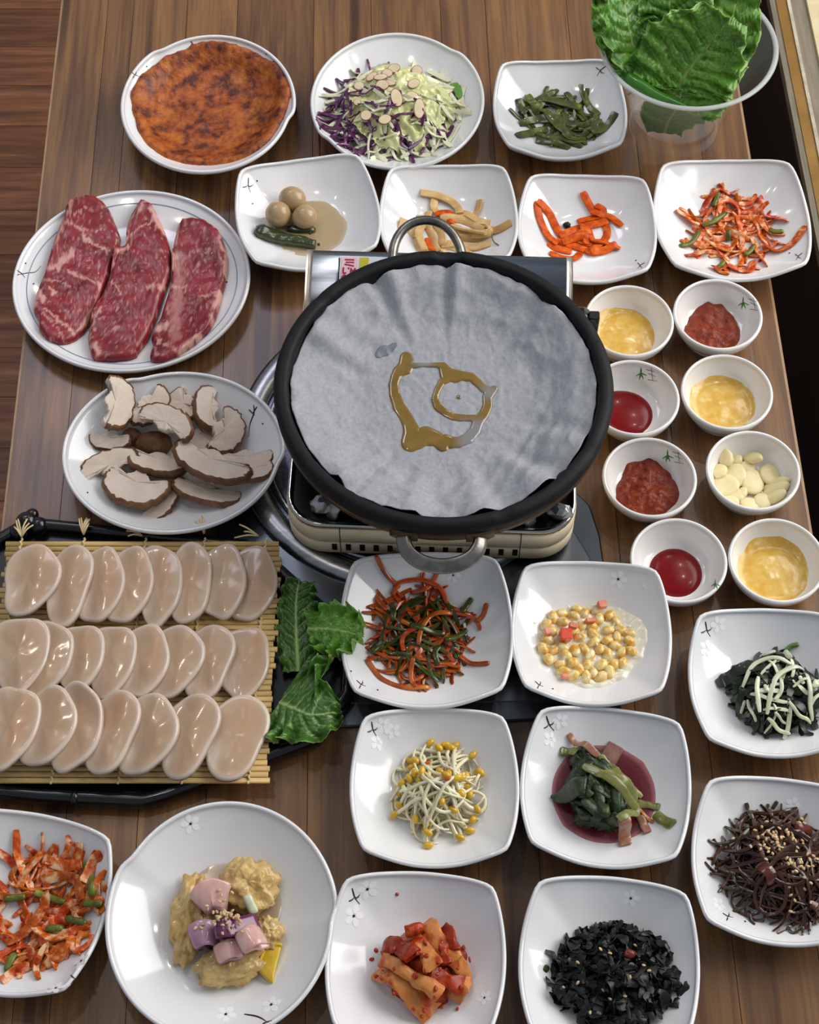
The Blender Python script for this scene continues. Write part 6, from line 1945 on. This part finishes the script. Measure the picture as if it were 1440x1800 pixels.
# --- fried fritters with onion
pool('fried', 1000 * .41667, 1390 + 475 * .41667, 84, 95, .003, 'tangy_sauce', 'thin tan sauce pooled around the fritters', 'sauce', mat('tan_sauce', 'b0987a', 'bca688', rough=.08, coat=.4, scale=20, alpha=.85, attr='shallow', attrcol='d4c8ba'), .08, 4)
BAT = mat('fried_batter', 'b8924e', 'd6b878', 'e6d2a0', rough=.32, coat=.35, scale=50, ramp=(.34, .64), bump=.7, bscale=220, objvar=.06, sss=.08)
k5 = mpp(U(400, 1600, .03)) * .41667
for i, (x, y, a, b, h_, an, lb) in enumerate(((800, 520, 82, 185, .0125, 6, 'long golden fritter at the left of the onion pieces'), (1050, 400, 120, 120, .0135, 20, 'golden fritter at the far right under the onion'), (975, 720, 150, 88, .0105, -18, 'golden fritter at the front of the bowl'), (1130, 590, 60, 70, .009, 0, 'small golden fritter piece above the lemon'))):
    p = U(x * .41667, 1390 + y * .41667, .022)
    z = heap('fried').top(p.x, p.y, .008, .5)
    blob('fritter', lb, 'fritter', 'fried fritters', (p.x, p.y, z + h_ * .6), a * k5, b * k5, h_, BAT, 3 + i * 5, .27, 2.4, R(-an), 40, 64)
    for q in range(60):
        an2 = random.uniform(0, 6.28); r2 = math.sqrt(random.random()) * .85
        heap('fried').stamp(p.x + a * k5 * r2 * math.cos(an2), p.y + b * k5 * r2 * math.sin(an2), .004, z + h_ * (.6 + .9 * math.sqrt(1 - r2 * r2)))
OPK = mat('pink_onion', 'd9a8a0', 'e2b8b0', 'b87a86', rough=.2, coat=.5, scale=26, stretch=(6, 1, 1), ramp=(.4, .66), sss=.15)
OPU = mat('purple_onion', '5c2448', '7c3c66', 'a87098', rough=.2, coat=.5, scale=26, ramp=(.36, .64), sss=.1)
OLI = mat('lilac_onion', 'a87a94', 'c09cae', 'd4b6bc', rough=.2, coat=.5, scale=30, ramp=(.36, .64), sss=.15)
def onion(l, w_, ms, lb, layers=2, roll=0, th=.0016):
    t = None
    for q in range(layers):
        P = px_path([(a, b + q * 3) for a, b in l], *c5, .045, 12)
        P3 = heap('fried').lay(P, w_ * k5 * .6, th, 10, .2)
        arch = np.sin(np.linspace(0, math.pi, len(P3))) * .004
        P3[:, 2] += arch
        for q3 in P3: heap('fried').stamp(q3[0], q3[1], w_ * k5 * .8, q3[2] + th)
        if t is None: t = thing('onion_chunk', lb, 'onion', tuple(P3[6]), 0, 'onion chunks on the fritters')
        v, f = sweep(P3 - np.array(t.location), lambda u: w_ * k5 * (.9 + .1 * math.sin(3 * u)), const(th), 12, 4, roll)
        v = [np.array(x) + .0006 * np.array(noise.noise_vector(Vector(x) * 120)) for x in v]
        build('onion_layer', v, f, ms[q % len(ms)], t)
onion([(800, 600), (850, 580), (905, 575)], 55, (OPU, OLI), 'dark purple onion chunk at the left of the sesame', 2)
onion([(905, 670), (960, 650), (1010, 640)], 42, (OLI, OPK), 'lilac onion chunk at the front', 2)
onion([(1010, 640), (1060, 610), (1105, 590)], 52, (OPK, OPK), 'pale pink onion chunk at the right', 2, R(10))
onion([(905, 580), (990, 560), (1080, 520)], 42, (OPU, OPU), 'purple onion chunk under the sesame seeds', 2)
onion([(830, 460), (885, 420), (950, 430)], 60, (OPK, OPK), 'pink striped onion chunk at the far side', 3, R(-14))
strip('fried', px_path([(1035, 420), (1050, 455), (1070, 490)], *c5, .045, 8), .004, .0025, WRD, 'onion_sliver', 'white onion sliver on the far right fritter', 'onion', None, 2.6)
p0 = U(1140 * .41667, 1390 + 715 * .41667, .022)
lm = thing('lemon_wedge', 'yellow lemon wedge at the right of the fritters', 'lemon', (p0.x, p0.y, heap('fried').h(p0.x, p0.y) + .004), 0)
tri = [(1188, 645), (1165, 642), (1120, 660), (1092, 720), (1085, 750), (1145, 808), (1158, 760)]
tv = [(U(a * .41667, 1390 + b * .41667, .022) - p0) for a, b in tri]
tvs = smooth_path([tuple(q)[:2] for q in tv] + [tuple(tv[0])[:2]], 41)[:-1]
cc = tvs.mean(axis=0)
build('flesh', *loft([[tuple(cc + (q - cc) * s) + (zz,) for q in tvs] for s, zz in ((.3, .0035), (.8, .0034), (.96, .0028), (.98, -.002), (.6, -.003))]), mat('lemon_flesh', 'd2a81c', 'e0c03c', rough=.18, coat=.5, scale=60, sss=.2), lm)
build('rind', *sweep([tuple(q) + (.001,) for q in tvs[:22]], const(.0016), const(.0032), 8, 3), mat('lemon_rind', 'd8b418', 'e2c63a', rough=.3, coat=.3, scale=150), lm)
sesame('fried', gauss_pts(955, 525, 42, 24, 58, 9, 0, 1390, .41667) + [(a * .41667, 1390 + b * .41667) for a, b in ((925, 420), (935, 440), (980, 430), (945, 465), (850, 580), (825, 580), (890, 495), (860, 545), (1020, 595), (975, 400), (900, 560))], 'toasted sesame seed on the onion and fritters', 'sesame on the fritters')
